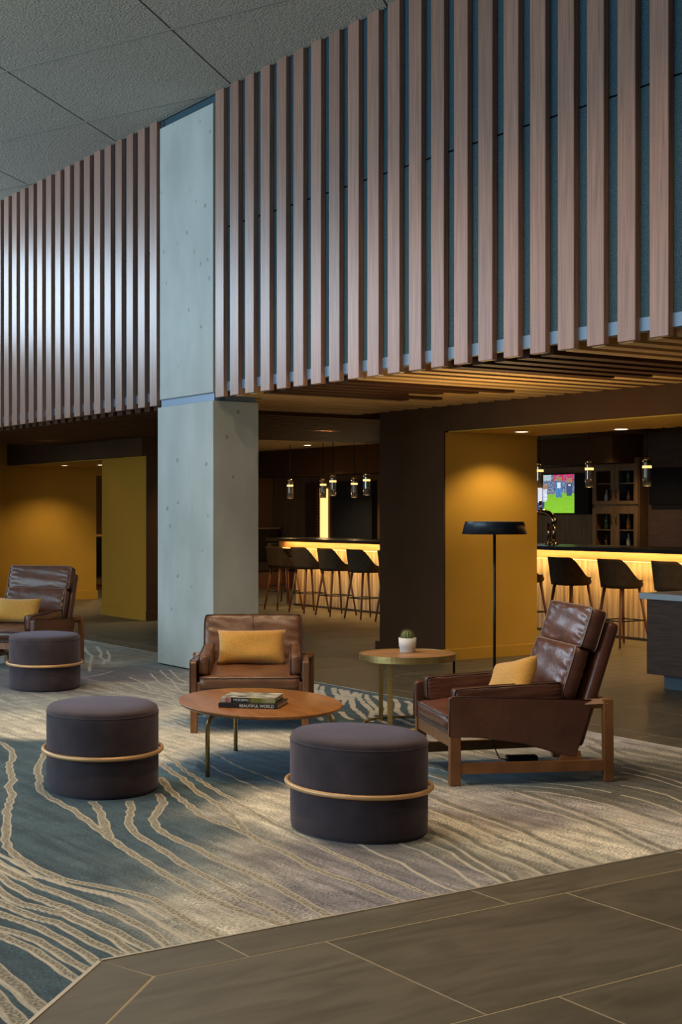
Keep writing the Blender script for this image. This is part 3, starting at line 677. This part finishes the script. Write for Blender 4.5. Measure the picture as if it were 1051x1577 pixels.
for px, lb in ((447, 'leftmost glass pendant, near the concrete column'), (498, 'glass pendant just in front of the bright vertical light strip'), (546, 'fourth glass pendant from the left, before the dark wall panel')): pendant(12.9, YX(px, 12.9), 1.68, lb)
# back wall features
def by(px, X=14.6): return YX(px, X)
ls = tag(empty('light_column', (14.5, by(505), 0)), 'glowing vertical light strip on the bar back wall', 'wall light')
box('housing', .04, .12, -.16, .16, .2, 2.12, M['wallwood'], ls); box('glow_panel', 0, .04, -.10, .10, .2, 1.88, M['led'], ls); box('side_panel', .02, .04, .10, .15, .2, 1.9, M['led_soft'], ls)
dp = tag(box('wall_panel', 14.5, 14.62, by(580), by(519), .1, 2.0, M['dark']), 'black wall panel right of the glowing light strip', 'wall panel')
rp = tag(empty('ribbed_panel', (14.5, by(488), 0)), 'dark red ribbed panel left of the glowing light strip', 'wall panel'); box('backing', .02, .1, -.19, .26, .1, 2.0, M['slat_dark'], rp)
for i in range(22): box('rib', -.01, .02, -.17, .24, .75+i*.055, .78+i*.055, M['slat_dark'], rp)
bq = tag(empty('booth_bench', (13.3, 22.9, 0)), 'dark booth bench with wooden base against the rust wall at far left of the bar', 'bench')
box('back', -.5, 1.2, .75, 1.05, .3, 1.12, M['stoolfab'], bq, .02); box('seat', -.5, 1.2, .15, .75, .32, .5, M['stoolfab'], bq, .03); box('base', -.5, 1.2, .2, 1.0, .0, .32, M['stoolleg'], bq); box('ledge', -.5, 1.2, .7, 1.1, 1.12, 1.15, M['barwood'], bq)
# televisions
tv = tag(empty('television', (14.50, (by(915)+by(800))/2, 1.42)), 'wall television showing a football match on green grass', 'television')
wv = abs(by(800)-by(915)); box('casing', 0, .118, -wv/2, wv/2, 0, .60, M['tvblack'], tv, .004)
gx, gy = 90, 54; sxl = by(893)-(by(915)+by(800))/2
scr = bpy.data.meshes.new('screen'); vv = []; ff = []; colr = []
y0s, y1s = wv/2-.015, sxl
rs = np.random.RandomState(3)
def scol(u, v):       # u 0..1 left to right, v 0..1 bottom to top
    if v < .50+.02*math.sin(u*9): c = np.array((.22, .52, .03))*(.85+.3*rs.rand())*(1.1-.3*v)
    else: c = np.array((.10, .14, .25))*(.4+1.5*rs.rand()) if rs.rand() < .75 else np.array((.5, .5, .55))*rs.rand()
    if v > .86 and u < .62: c = np.array((.45, .55, .6))*(.7+.4*rs.rand())
    if v > .82 and .66 < u < .99 and rs.rand() < .75: c = np.array((.70, .03, .12))*(.5+.7*rs.rand())
    for cx, hw, v0, v1, body in ((.16, .05, .15, .62, (.02, .03, .10)), (.32, .035, .2, .68, (.05, .06, .2)), (.44, .07, .02, .85, (.03, .06, .22)), (.52, .03, .3, .75, (.65, .7, .8)), (.75, .05, .40, .95, (.06, .2, .45)), (.92, .04, .45, .9, (.04, .08, .2))):
        if abs(u-cx) < hw*(1.2-.5*abs(v-(v0+v1)/2)*2) and v0 < v < v1:
            c = np.array(body)*(.6+.8*rs.rand())
            if v > v1-.12: c = np.array((.35, .2, .12))
            if abs(u-cx) < hw*.5 and v0+.25 < v < v1-.15 and cx > .4: c = np.array((.7, .72, .75))
    return c
for j in range(gy):
    for i in range(gx):
        u0, u1, v0, v1 = i/gx, (i+1)/gx, j/gy, (j+1)/gy; b0 = len(vv)
        ya, yb2 = y0s+(y1s-y0s)*u0, y0s+(y1s-y0s)*u1; za, zb = .015+.57*v0, .015+.57*v1
        vv += [(-.003, ya, za), (-.003, yb2, za), (-.003, yb2, zb), (-.003, ya, zb)]; ff.append((b0, b0+1, b0+2, b0+3)); colr.append(scol((u0+u1)/2, (v0+v1)/2))
scr.from_pydata(vv, [], ff); ca = scr.color_attributes.new('picture', 'FLOAT_COLOR', 'CORNER'); arr = np.ones((len(ff)*4, 4), np.float32); arr[:, :3] = np.repeat(np.array(colr), 4, 0); ca.data.foreach_set('color', arr.ravel())
ms = mat('screen_picture', (0, 0, 0), .3); nt, b = NT(ms); a_ = nt.nodes.new('ShaderNodeAttribute'); a_.attribute_name = 'picture'; nt.links.new(a_.outputs['Color'], b.inputs['Emission Color']); b.inputs['Emission Strength'].default_value = .85
obj('screen', scr, ms, tv)
t2 = tag(empty('television', (14.38, (by(1003, 14.4)+by(1075, 14.4))/2, 1.55)), 'switched-off black television on the dark wall at the right edge', 'television'); box('casing', 0, .07, -.55, .44, 0, .50, M['tvblack'], t2, .004); box('screen', -.003, 0, -.54, .43, .01, .49, M['tvblack'], t2)
# glass-fronted cabinet
ya, yb_ = by(986, 14.3), by(916, 14.3); cw = yb_-ya
gc = tag(empty('glass_cabinet', (14.28, (ya+yb_)/2, 0)), 'tall wooden back-bar cabinet with four glass doors and bottles inside', 'cabinet')
hw = cw/2
for nm, z0, z1 in (('shelf', .90, .94), ('shelf', 1.19, 1.205), ('shelf', 1.50, 1.56), ('shelf', 1.84, 1.855), ('top_panel', 2.10, 2.20)): box(nm, 0, .33, -hw, hw, z0, z1, M['wallwood'], gc)
box('base_unit', -.02, .33, -hw, hw, 0, .90, M['wallwood'], gc, .004); box('back_panel', .31, .33, -hw, hw, .9, 2.2, M['dark'], gc)
for s in (-1, 1): box('side_panel', 0, .33, s*hw-.012, s*hw+.012, 0, 2.2, M['wallwood'], gc)
for z0, z1 in ((.94, 1.50), (1.56, 2.10)):
    for s in (-1, 1):
        y0_, y1_ = (-hw, -.004) if s < 0 else (.004, hw)
        bm = bmesh.new(); fr = .075
        for q in ((y0_, y0_+fr, z0, z1), (y1_-fr, y1_, z0, z1), (y0_+fr, y1_-fr, z0, z0+fr*.6), (y0_+fr, y1_-fr, z1-fr, z1)): box_bm(-.022, 0, *q, bm=bm)
        d_ = obj('door', tom(bm, 'door'), M['wallwood'], gc)
        hy = -.045 if s < 0 else .045; hz = (z1-.16) if z0 < 1 else z0+.14
        tube('handle', [(-.022, hy, hz-.05), (-.045, hy, hz-.05), (-.045, hy, hz+.05), (-.022, hy, hz+.05)], .006, M['black'], d_, 6)
def bottle(x, y, z, h, r, m, label):
    o = lathe('bottle', [(0, 0), (r, 0), (r, h*.55), (r*.9, h*.62), (r*.35, h*.74), (r*.33, h*.97), (r*.4, h*.98), (r*.4, h), (0, h)], m, None, 14); o.location = (x, y, z)
    return tag(o, label, 'bottle', 'bottles in the back-bar cabinet')
bg = [mat('amber_bottle', (.30, .13, .03), .12), mat('clear_bottle', (.42, .38, .30), .1), mat('green_bottle', (.05, .09, .04), .12), mat('brown_bottle', (.10, .045, .02), .12)]
cyc = (ya+yb_)/2
for z, sh in ((.941, 'bottom'), (1.206, 'second'), (1.561, 'third'), (1.856, 'top')):
    for s, sd_ in ((1, 'left'), (-1, 'right')):
        n_ = 3 if z < 1.8 else 1
        for i in range(n_):
            bottle(14.40+.05*(i % 2), cyc+s*(.13+.085*i), z, random.uniform(.19, .235), .03, bg[(i+int(z*10)) % 4], '%sbottle on the %s shelf behind the %s glass doors of the bar cabinet' % ('' if n_ == 1 else (('innermost ', 'middle ', 'outermost ')[i]), sh, sd_))
# beer tap
bt = tag(empty('beer_tap', (11.95, YX(850, 11.95), 1.046)), 'polished brass beer tap tower standing on the bar beside the television', 'beer tap')
for s in (-.045, .045):
    tube('pipe', [(0, s, .03), (0, s, .27)], .022, M['chrome'], bt, 14); lathe('foot', [(0, 0), (.055, 0), (.055, .015), (.03, .035), (0, .035)], M['chrome'], bt, 18, loc=(0, s, 0))
tube('spout_arm', [(0, -.045, .25), (0, -.04, .31), (0, .0, .35), (0, .06, .385), (0, .13, .40), (0, .22, .40)], .036, M['chrome'], bt, 14)
for yk in (.2,): lathe('tap_knob', [(0, 0), (.02, 0), (.016, .05), (.02, .12), (.0, .125)], M['chrome'], bt, 12, loc=(0, yk, .42)); tube('tap_nozzle', [(0, yk, .40), (-.08, yk, .40), (-.09, yk, .33)], .012, M['chrome'], bt, 8)
# counter at the right edge
kx, ky = FL(1026, 1060)
kk = tag(empty('service_counter', (kx, ky, 0)), 'low dark wood counter with grey stone top at the right photo edge', 'counter')
box('body', -.12, 1.0, -1.3, .10, .12, .735, M['kioskbody'], kk, .003); box('top', -.16, 1.05, -1.35, .15, .735, .785, M['stone'], kk, .004); box('toe_kick', -.02, .95, -1.2, .0, 0, .12, M['toekick'], kk)

# ================================================================== FURNITURE
def cushion_me(w, d, h, puff=.5, wr=.004, seed=0, n=22, rc=.12):
    """box cushion: w along x, d along y, h along z, crowned top and bottom with seam wrinkles"""
    rs = np.random.RandomState(seed); ph = rs.rand(8)*6.28
    bm = bmesh.new(); he = h*(1-puff)
    def pos(u, v, s):
        k_ = rc; x = u*w/2*(1-k_*.25*v**8); y = v*d/2*(1-k_*.25*u**8)
        eu, ev = 1-abs(u)**3.0, 1-abs(v)**3.0; crown = (max(eu, 0)*max(ev, 0))**.55
        e = max(abs(u), abs(v)); wrk = wr*(e**5)*(1-e**30)*(math.sin(u*17+ph[0]+2*math.sin(v*5))+math.sin(v*19+ph[1]+2*math.sin(u*6)))
        wrk += wr*.8*math.sin(u*4+v*3+ph[2])*math.sin(v*5-u*2+ph[3])*crown
        return (x, y, s*(he/2+(h-he)/2*crown)+wrk)
    G = {}
    for s in (1, -1):
        for i in range(n+1):
            for j in range(n+1): G[s, i, j] = bm.verts.new(pos(-1+2*i/n, -1+2*j/n, s))
    for s in (1, -1):
        for i in range(n):
            for j in range(n):
                q = (G[s, i, j], G[s, i+1, j], G[s, i+1, j+1], G[s, i, j+1]); bm.faces.new(q if s > 0 else q[::-1])
    rim = [(i, 0) for i in range(n)]+[(n, j) for j in range(n)]+[(i, n) for i in range(n, 0, -1)]+[(0, j) for j in range(n, 0, -1)]
    for a in range(len(rim)):
        i0, j0 = rim[a]; i1, j1 = rim[(a+1) % len(rim)]
        bm.faces.new((G[-1, i0, j0], G[-1, i1, j1], G[1, i1, j1], G[1, i0, j0]))
    bmesh.ops.recalc_face_normals(bm, faces=bm.faces[:])
    loop = [tuple(G[1, i, j].co) for i, j in rim]; loop2 = [tuple(G[-1, i, j].co) for i, j in rim]
    return tom(bm, 'cushion', True), loop, loop2
def cushion(name, w, d, h, m, parent, loc, rot=(0, 0, 0), puff=.5, wr=.004, seed=0, pipe=None, both=False, r=.004):
    me, lp, lp2 = cushion_me(w, d, h, puff, wr, seed)
    o = obj(name, me, m, parent); o.location = loc; o.rotation_euler = rot
    if pipe:
        tube('piping', lp, r, pipe, o, 6, True)
        if both: tube('piping', lp2, r, pipe, o, 6, True)
    return o
def pillow_me(w, d, h, seed=0, n=18):
    bm = bmesh.new(); rs = np.random.RandomState(seed); ph = rs.rand(4)*6.28; G = {}
    for s in (1, -1):
        for i in range(n+1):
            for j in range(n+1):
                u, v = -1+2*i/n, -1+2*j/n; c = max(0, (1-u**4)*(1-v**4))**.6
                x = u*w/2*(1-.07*(1-v*v)*abs(u)**3); y = v*d/2*(1-.10*(1-u*u)*abs(v)**3)
                z = s*h/2*c+.006*math.sin(u*3+ph[0])*math.sin(v*4+ph[1])
                if i in (0, n) or j in (0, n):
                    if s < 0: G[s, i, j] = G[1, i, j]; continue
                G[s, i, j] = bm.verts.new((x, y, z))
    for s in (1, -1):
        for i in range(n):
            for j in range(n):
                q = (G[s, i, j], G[s, i+1, j], G[s, i+1, j+1], G[s, i, j+1]); bm.faces.new(q if s > 0 else q[::-1])
    bmesh.ops.recalc_face_normals(bm, faces=bm.faces[:])
    return tom(bm, 'pillow', True)
def lounge_chair(loc, rz, label, high=True, lm='leather', seat_pipe='piping', W=.76, rear=(.0, .04)):
    """front = local +x, origin under the front centre"""
    L_ = M[lm]; r = tag(empty('lounge_chair', (*loc, 0)), label, 'armchair', 'leather lounge chairs'); r.rotation_euler = (0, 0, rz)
    hy = W/2; D = .86
    for s in (-1, 1):
        yo, yi = s*hy, s*(hy-.045)
        # side panel: outline in (x, z)
        poly = [(0, .262), (0, .462), (-.02, .474), (-.79, .436), (-.80, .42), (-.705, .135), (-.67, .135), (-.40, .215), (-.18, .25)]
        a0, a1 = min(yo, yi), max(yo, yi)
        sp = prism('side_panel', poly, a0, a1, L_, r, 'y', .006)
        tube('arm_piping', [(.001, s*(hy-.003), .262), (.001, s*(hy-.003), .46), (-.02, s*(hy-.003), .475), (-.79, s*(hy-.003), .437)], .0035, M['piping'], sp, 6)
        box('leg', -.062, -.004, min(s*(hy-.004), s*(hy-.05)), max(s*(hy-.004), s*(hy-.05)), 0, .27, M['oak'], r, .004, 2)
        ry = s*(hy+rear[1])
        prism('leg', [(-.905, 0), (-.85, 0), (-.845, .445), (-.90, .445)], min(ry, ry-s*.042), max(ry, ry-s*.042), M['oak'], r, 'y', .004)
        # arm rail joining the panel to the rear leg, stretcher, gusset
        me = tube_me([(-.76, s*(hy-.022), .415), (-.875, ry-s*.021, .422)], .026, 4, False, 'rail'); smooth(me, False); obj('arm_rail', me, M['oak'], r)
        bm = bmesh.new()
        p0, p1 = (-.03, s*(hy-.027)), (-.875, ry-s*.021); t_ = .016
        vs = [bm.verts.new(v) for v in ((p0[0], p0[1]-t_, .062), (p0[0], p0[1]+t_, .062), (p0[0], p0[1]+t_, .118), (p0[0], p0[1]-t_, .118), (p1[0], p1[1]-t_, .062), (p1[0], p1[1]+t_, .062), (p1[0], p1[1]+t_, .118), (p1[0], p1[1]-t_, .118))]
        for f in ((0, 1, 2, 3), (4, 5, 6, 7), (0, 1, 5, 4), (1, 2, 6, 5), (2, 3, 7, 6), (3, 0, 4, 7)): bm.faces.new([vs[i] for i in f])
        bmesh.ops.recalc_face_normals(bm, faces=bm.faces[:]); obj('stretcher', tom(bm, 'stretcher'), M['oak'], r)
        gy_ = s*(hy-.022+.02); prism('gusset', [(-.60, .115), (-.74, .115), (-.73, .165), (-.64, .165)], min(gy_, gy_-s*.03), max(gy_, gy_-s*.03), M['oak'], r, 'y', .003)
        # inner arm pad
        pw = .085; py_ = s*(hy-.045-pw/2-.004)
        cushion('arm_pad', .60, .13, pw, L_, r, (-.345, py_, .452), (math.radians(90), math.radians(2.5), 0), .22, .003, 5+s, M['piping'], True, .0035)
    box('front_rail', -.05, -.008, -hy+.045, hy-.045, .262, .335, L_, r, .01, 2); box('front_apron', -.045, -.012, -hy+.05, hy-.05, .20, .262, M['oak'], r, .003)
    box('rear_crossbar', -.895, -.86, -hy-.03, hy+.03, .40, .44, M['oak'], r, .003)
    box('rear_brace', -.74, -.69, -hy+.03, hy-.03, .10, .15, M['oak'], r, .003)
    prism('seat_deck', [(-.03, .30), (-.03, .335), (-.74, .27), (-.72, .18), (-.60, .18)], -hy+.046, hy-.046, M['piping'], r, 'y')
    iw = W-.09-.004
    cushion('seat_cushion', .66, iw-.02, .115, L_, r, (-.325, 0, .352), (0, math.radians(5), 0), .35, .004, 3, M[seat_pipe], True)
    # reclined back
    tilt = math.radians(18); bw_ = W-.10
    def back(xb, zb): return Matrix.Translation((xb, 0, zb)) @ Matrix.Rotation(-tilt, 4, 'Y')
    Bm = back(-.69, .215); hb = .70 if high else .485
    bs = obj('back_shell', tom(box_bm(-.085, -.01, -bw_/2, bw_/2, -.02, hb-.02, .028, 3), 'back_shell', False), L_, r); bs.matrix_local = Bm; smooth(bs.data)
    if high:
        c1 = cushion('back_cushion', .30, bw_-.02, .13, L_, r, (0, 0, 0), puff=.40, wr=.006, seed=11, pipe=M['pipe_light'], r=.0035); c1.matrix_local = Bm @ Matrix.Translation((.080, 0, .345)) @ Matrix.Rotation(math.radians(90), 4, 'Y')
        c2 = cushion('headrest', .225, bw_+.0, .12, L_, r, (0, 0, 0), puff=.28, wr=.006, seed=12, pipe=M['pipe_light'], both=True, r=.0035); c2.matrix_local = Bm @ Matrix.Translation((.055, 0, .610)) @ Matrix.Rotation(math.radians(90), 4, 'Y')
    else:
        c1 = cushion('back_cushion', .36, bw_, .13, L_, r, (0, 0, 0), puff=.40, wr=.008, seed=13, pipe=M['piping'], r=.0045); c1.matrix_local = Bm @ Matrix.Translation((.055, 0, .325)) @ Matrix.Rotation(math.radians(90), 4, 'Y')
        tube('centre_seam', [(-.17, 0, .058), (-.1, 0, .066), (0, 0, .068)], .002, M['piping'], c1, 6)
    return r
def cam_dir(rt, d): x, y = PW(rt, d); return math.atan2(y, x)
# near right chair: faces left and a little to the viewer
nA = (.575, 7.50); fdir = Vector((-.98, -.20)).normalized(); side = Vector((.20, -.98))*-1
side = Vector((-.20, .98)).normalized(); Wd = .76
midA = Vector(nA)+side*(Wd/2)
chA = lounge_chair(PW(*midA), cam_dir(*fdir), 'brown leather armchair with headrest beside the floor lamp, facing left', True)
chB = lounge_chair(PW(-.60, 9.32), cam_dir(.03, -1.0), 'low-backed tan brown leather armchair in front of the concrete column', False, 'leather_tan', 'piping', .785)
chC = lounge_chair(PW(-3.13, 12.93), cam_dir(-.287, -.957), 'brown leather armchair with headrest at the left photo edge', True)
def pillow(chair, w, h, t, loc, rot, label):
    o = obj('throw_pillow', pillow_me(w, h, t, len(label)), M['mustard']); bpy.context.view_layer.update()
    o.matrix_world = chair.matrix_world @ Matrix.Translation(loc) @ rot; tag(o, label, 'pillow', 'mustard throw pillows'); return o
bpy.context.view_layer.update()
RX = lambda a: Matrix.Rotation(math.radians(a), 4, 'X'); RY = lambda a: Matrix.Rotation(math.radians(a), 4, 'Y'); RZ = lambda a: Matrix.Rotation(math.radians(a), 4, 'Z')
def lean(tilt, turn=0, roll=0): return RZ(turn) @ RY(90-tilt) @ RZ(90) @ RZ(roll)
pillow(chB, .47, .255, .12, (-.42, 0, .525), lean(24), 'mustard lumbar pillow on the low-backed armchair behind the coffee table')
pillow(chA, .42, .26, .12, (-.43, .10, .515), lean(26, 8, 14), 'mustard lumbar pillow tilted on the right armchair beside the lamp')
pillow(chC, .44, .25, .12, (-.42, -.02, .525), lean(24, 4), 'mustard lumbar pillow on the far left armchair')

# ottomans
def ottoman(rt, d, a, b, ang_cam, label):
    x, y = PW(rt, d); ax = cam_dir(math.cos(ang_cam), math.sin(ang_cam))
    r = tag(empty('ottoman', (x, y, .001), ax), label, 'ottoman', 'dark velvet ottomans')
    h = .435
    lathe('body', [(0, 0), (.955, 0), (.985, .006), (.995, .02), (1, .10), (1, .205), (1.0, h-.055), (1, h-.035), (.993, h-.030)], M['velvet'], r, 72, a, b)
    lathe('seat_top', [(.993, h-.030), (.990, h-.016), (.972, h-.006), (.93, h+.001), (.7, h+.010), (.35, h+.014), (0, h+.015)], M['velvet'], r, 72, a, b)
    tube('seam', [(a*.997*math.cos(t), b*.997*math.sin(t), h-.030) for t in np.linspace(0, 2*math.pi, 73)[:-1]], .003, M['velvet'], r, 6, True)
    tube('band_ring', [((a+.016)*math.cos(t), (b+.016)*math.sin(t), .207) for t in np.linspace(0, 2*math.pi, 97)[:-1]], .0115, M['ring'], r, 12, True)['label'] = 'pale brass ring around the middle'
    return r
ottoman(.079, 6.53, .368, .287, math.radians(-55), 'largest and nearest dark velvet ottoman with brass ring, right of the coffee table')
ottoman(-1.258, 7.50, .368, .290, math.radians(-72), 'dark velvet ottoman with brass ring in the left middle, between the other two')
ottoman(-2.455, 11.78, .368, .290, math.radians(-75), 'smallest looking dark velvet ottoman, farthest back before the left armchair')

# coffee table
tx, ty = PW(-.464, 8.10); ang = cam_dir(math.cos(math.radians(-69.5)), math.sin(math.radians(-69.5)))
ct = tag(empty('coffee_table', (tx, ty, .001), ang), 'oval glossy brown wood coffee table on bent brass legs', 'coffee table')
ea, eb = .635, .445; zt = .372
lathe('tabletop', [(0, zt-.024), (.955, zt-.024), (.985, zt-.018), (1, zt-.006), (.998, zt-.001), (.99, zt), (0, zt)], M['tabletop'], ct, 96, ea, eb)['label'] = 'glossy reddish brown oval top'
def bent_leg(x, y):
    v = Vector((x, y, 0)); u = v.normalized(); pts = [v-u*.20+Vector((0, 0, zt-.038)), v-u*.07+Vector((0, 0, zt-.038))]
    for k_ in range(1, 7): t = math.pi/2*k_/6; pts.append(v-u*.07+u*.07*math.sin(t)+Vector((0, 0, zt-.038-.07*(1-math.cos(t)))))
    pts.append(v+Vector((0, 0, 0))); l = tube('leg', pts, .0125, M['brass'], ct, 12)
    q = v-u*.17; lathe('bracket', [(0, zt-.032), (.045, zt-.032), (.045, zt-.024), (0, zt-.024)], M['black'], l, 16, loc=(q.x, q.y, 0))
bent_leg(.197, .358); bent_leg(-.555, .02); bent_leg(.20, -.36)
# books
def text_obj(name, s, size, m, parent, loc, rot, ext=.0004):
    cu = bpy.data.curves.new(name, 'FONT'); cu.body = s; cu.size = size; cu.align_x = 'CENTER'; cu.align_y = 'CENTER'; cu.extrude = ext
    o = bpy.data.objects.new(name, cu); C.objects.link(o); bpy.context.view_layer.update()
    me = bpy.data.meshes.new_from_object(o.evaluated_get(bpy.context.evaluated_depsgraph_get())); bpy.data.objects.remove(o)
    me.materials.clear(); o = obj(name, me, m, parent); o.location = loc; o.rotation_euler = rot; return o
def book(rt, d, z, w, dep, t, cover, spine_m, label, rot, text, tsize, tx_, top=None):
    x, y = PW(rt, d); r = tag(empty('book', (x, y, z), cam_dir(1, 0)+rot), label, 'book', 'books on the coffee table')
    box('pages', -w/2+.004, w/2-.004, -dep/2+.003, dep/2-.004, .003, t-.003, M['paper'], r)
    box('back_cover', -w/2, w/2, -dep/2, dep/2, 0, .003, cover, r); fc = box('front_cover', -w/2, w/2, -dep/2, dep/2, t-.003, t, top or cover, r)
    box('spine', -w/2, w/2, -dep/2-.003, -dep/2, 0, t, spine_m, r)
    text_obj('spine_title', text, tsize, M['letter'], r, (tx_, -dep/2-.0034, t/2), (math.radians(90), 0, 0))
    return r
m_pic = noisy(mat('printed_book_cover', (.3, .3, .26), .35), (.03, .035, .03), (.62, .62, .52), (8, 26, 1), 1.6, 5, .42, .58)
m_sp = mat('photo_spine', (.03, .03, .025), .4); nt, b = NT(m_sp); tc = nt.nodes.new('ShaderNodeTexCoord'); sx_ = nt.nodes.new('ShaderNodeSeparateXYZ'); rr = nt.nodes.new('ShaderNodeValToRGB'); nt.links.new(tc.outputs['Generated'], sx_.inputs[0]); nt.links.new(sx_.outputs[0], rr.inputs[0]); nt.links.new(rr.outputs[0], b.inputs['Base Color'])
rr.color_ramp.elements[0].color = (.45, .38, .30, 1); rr.color_ramp.elements[1].color = (.30, .30, .14, 1)
for p_, c_ in ((.06, (.5, .44, .36, 1)), (.10, (.45, .07, .05, 1)), (.18, (.40, .30, .24, 1)), (.19, (.012, .012, .012, 1)), (.50, (.015, .015, .012, 1)), (.58, (.24, .20, .03, 1)), (.72, (.16, .17, .03, 1)), (.85, (.42, .30, .14, 1))):
    e = rr.color_ramp.elements.new(p_); e.color = c_
zb = zt+.001
book(-.486, 7.92, zb+.0005, .335, .25, .026, M['bookblack'], M['bookblack'], 'black book with white lettering, lower of the two on the coffee table', -.20, 'BEAUTIFUL WORLD', .022, .05)
book(-.494, 7.945, zb+.0275, .305, .23, .026, M['bookblack'], m_sp, 'book with a photographic cover, upper of the two on the coffee table', -.16, 'MODERN', .020, -.04, m_pic)

# side table with cactus
sxw, syw = PW(.455, 9.72)
sd_t = tag(empty('side_table', (sxw, syw, .0), cam_dir(1, 0)), 'round side table with wood top, brass rim and slim brass legs', 'side table')
zs = .485; Rr = .333
lathe('tabletop', [(0, zs-.02), (Rr-.012, zs-.02), (Rr-.012, zs), (0, zs)], M['sidewood'], sd_t, 64, sm=False)
lathe('rim', [(Rr-.012, zs-.042), (Rr, zs-.042), (Rr, zs+.002), (Rr-.012, zs+.002), (Rr-.012, zs-.042)], M['brass'], sd_t, 64, sm=False)
def flat_leg(a, wl=.03, tl=.014, m=M['brass']):
    o = box('leg', -tl, 0, -wl/2, wl/2, 0.004, zs-.03, m, sd_t, .003); o.location = (math.cos(a)*(Rr-.05), math.sin(a)*(Rr-.05), 0); o.rotation_euler = (0, 0, a); return o
for px_, dd in ((601, 9.52), (587, 9.90)):
    o = box('leg', -.02, .02, -.012, .012, .004, zs-.03, M['brass'], sd_t, .003); o.location = ((px_-525.5)/FPX*dd-.455, dd-9.72, 0); o.scale.x = .9 if dd < 9.7 else .75
o = box('leg', -.008, .008, -.012, .012, .004, zs-.03, M['black'], sd_t, .003); o.location = (.322, .06, 0)
tube('base_ring', [(.30*math.cos(t), .30*math.sin(t), .008) for t in np.linspace(0, 2*math.pi, 65)[:-1]], .008, M['brass'], sd_t, 8, True)
cxw, cyw = PW((628-525.5)/FPX*9.78, 9.78)
pot = tag(empty('potted_cactus', (cxw, cyw, zs+.001)), 'small round cactus in a white ceramic pot on the side table', 'plant')
lathe('pot', [(0, 0), (.050, 0), (.053, .004), (.055, .035), (.059, .040), (.062, .10), (.058, .10), (.055, .08), (0, .08)], M['white'], pot, 40)
bm = bmesh.new(); n1, n2 = 48, 14; rows_ = []
for j in range(n2+1):
    t = math.pi*j/n2; rw = []
    for i in range(n1):
        f = 2*math.pi*i/n1; rr_ = .041*(1+.09*math.cos(f*12)); rw.append(bm.verts.new((rr_*math.sin(t)*math.cos(f), rr_*math.sin(t)*math.sin(f), .112+.040*math.cos(t))))
    rows_.append(rw)
for j in range(n2):
    for i in range(n1): bm.faces.new((rows_[j][i], rows_[j+1][i], rows_[j+1][(i+1) % n1], rows_[j][(i+1) % n1]))
bmesh.ops.remove_doubles(bm, verts=bm.verts[:], dist=1e-5); bmesh.ops.recalc_face_normals(bm, faces=bm.faces[:])
cc_ = obj('cactus_body', tom(bm, 'cactus_body', True), M['cactus'], pot)
bm = bmesh.new()
for i in range(12):
    f = 2*math.pi*i/12
    for j in range(1, 10):
        t = math.pi*(.04+.075*j); c_ = Vector((.0455*math.sin(t)*math.cos(f), .0455*math.sin(t)*math.sin(f), .112+.042*math.cos(t)))
        for q in range(5):
            dv = (c_-Vector((0, 0, .112))).normalized()+Vector((random.uniform(-.7, .7), random.uniform(-.7, .7), random.uniform(-.7, .7))); e_ = c_+dv*.009; sdv = Vector((.002, .002, 0))
            bm.faces.new([bm.verts.new(v_) for v_ in (c_-sdv, c_+sdv, e_)])
sp_ = obj('spines', tom(bm, 'spines'), M['spine'], cc_); sp_['kind'] = 'stuff'

# floor lamp
lx, ly = PW(1.188, 11.0)
lp = tag(empty('floor_lamp', (lx, ly, .001)), 'black floor lamp with a wide shallow shade before the ochre pillar', 'floor lamp')
lathe('base', [(0, 0), (.15, 0), (.155, .006), (.15, .014), (0, .016)], M['black'], lp, 40); tube('pole', [(0, 0, .012), (0, 0, 1.33)], .0115, M['black'], lp, 14)
lathe('shade', [(.228, 1.375), (.252, 1.278), (0, 1.278), (0, 1.284), (.246, 1.284), (.223, 1.375), (.228, 1.375)], M['shade'], lp, 56)
lathe('diffuser', [(0, 1.315), (.225, 1.315), (.225, 1.319), (0, 1.319)], M['white'], lp, 40)
lu = area('added_uplight', (0, 0, 1.325), (math.pi, 0, 0), .30, .30, 17, (1, .72, .34)); lu.data.shape = 'DISK'; lu.parent = lp  # upward light added inside the shade to brighten the slatted ceiling
# power adapter under the right chair
bpy.context.view_layer.update()
ax_, ay_ = (chA.matrix_world @ Vector((-.60, -.22, 0))).xy
pa = tag(empty('power_adapter', (ax_, ay_, .002), cam_dir(1, .1)), 'black power adapter lying on the carpet under the right armchair', 'power adapter')
box('body', -.09, .09, -.035, .035, 0, .045, M['black'], pa, .008, 2); tube('cable', [(-.09, 0, .02), (-.13, .01, .03), (-.16, .02, .10), (-.17, .03, .17)], .004, M['black'], pa, 6)
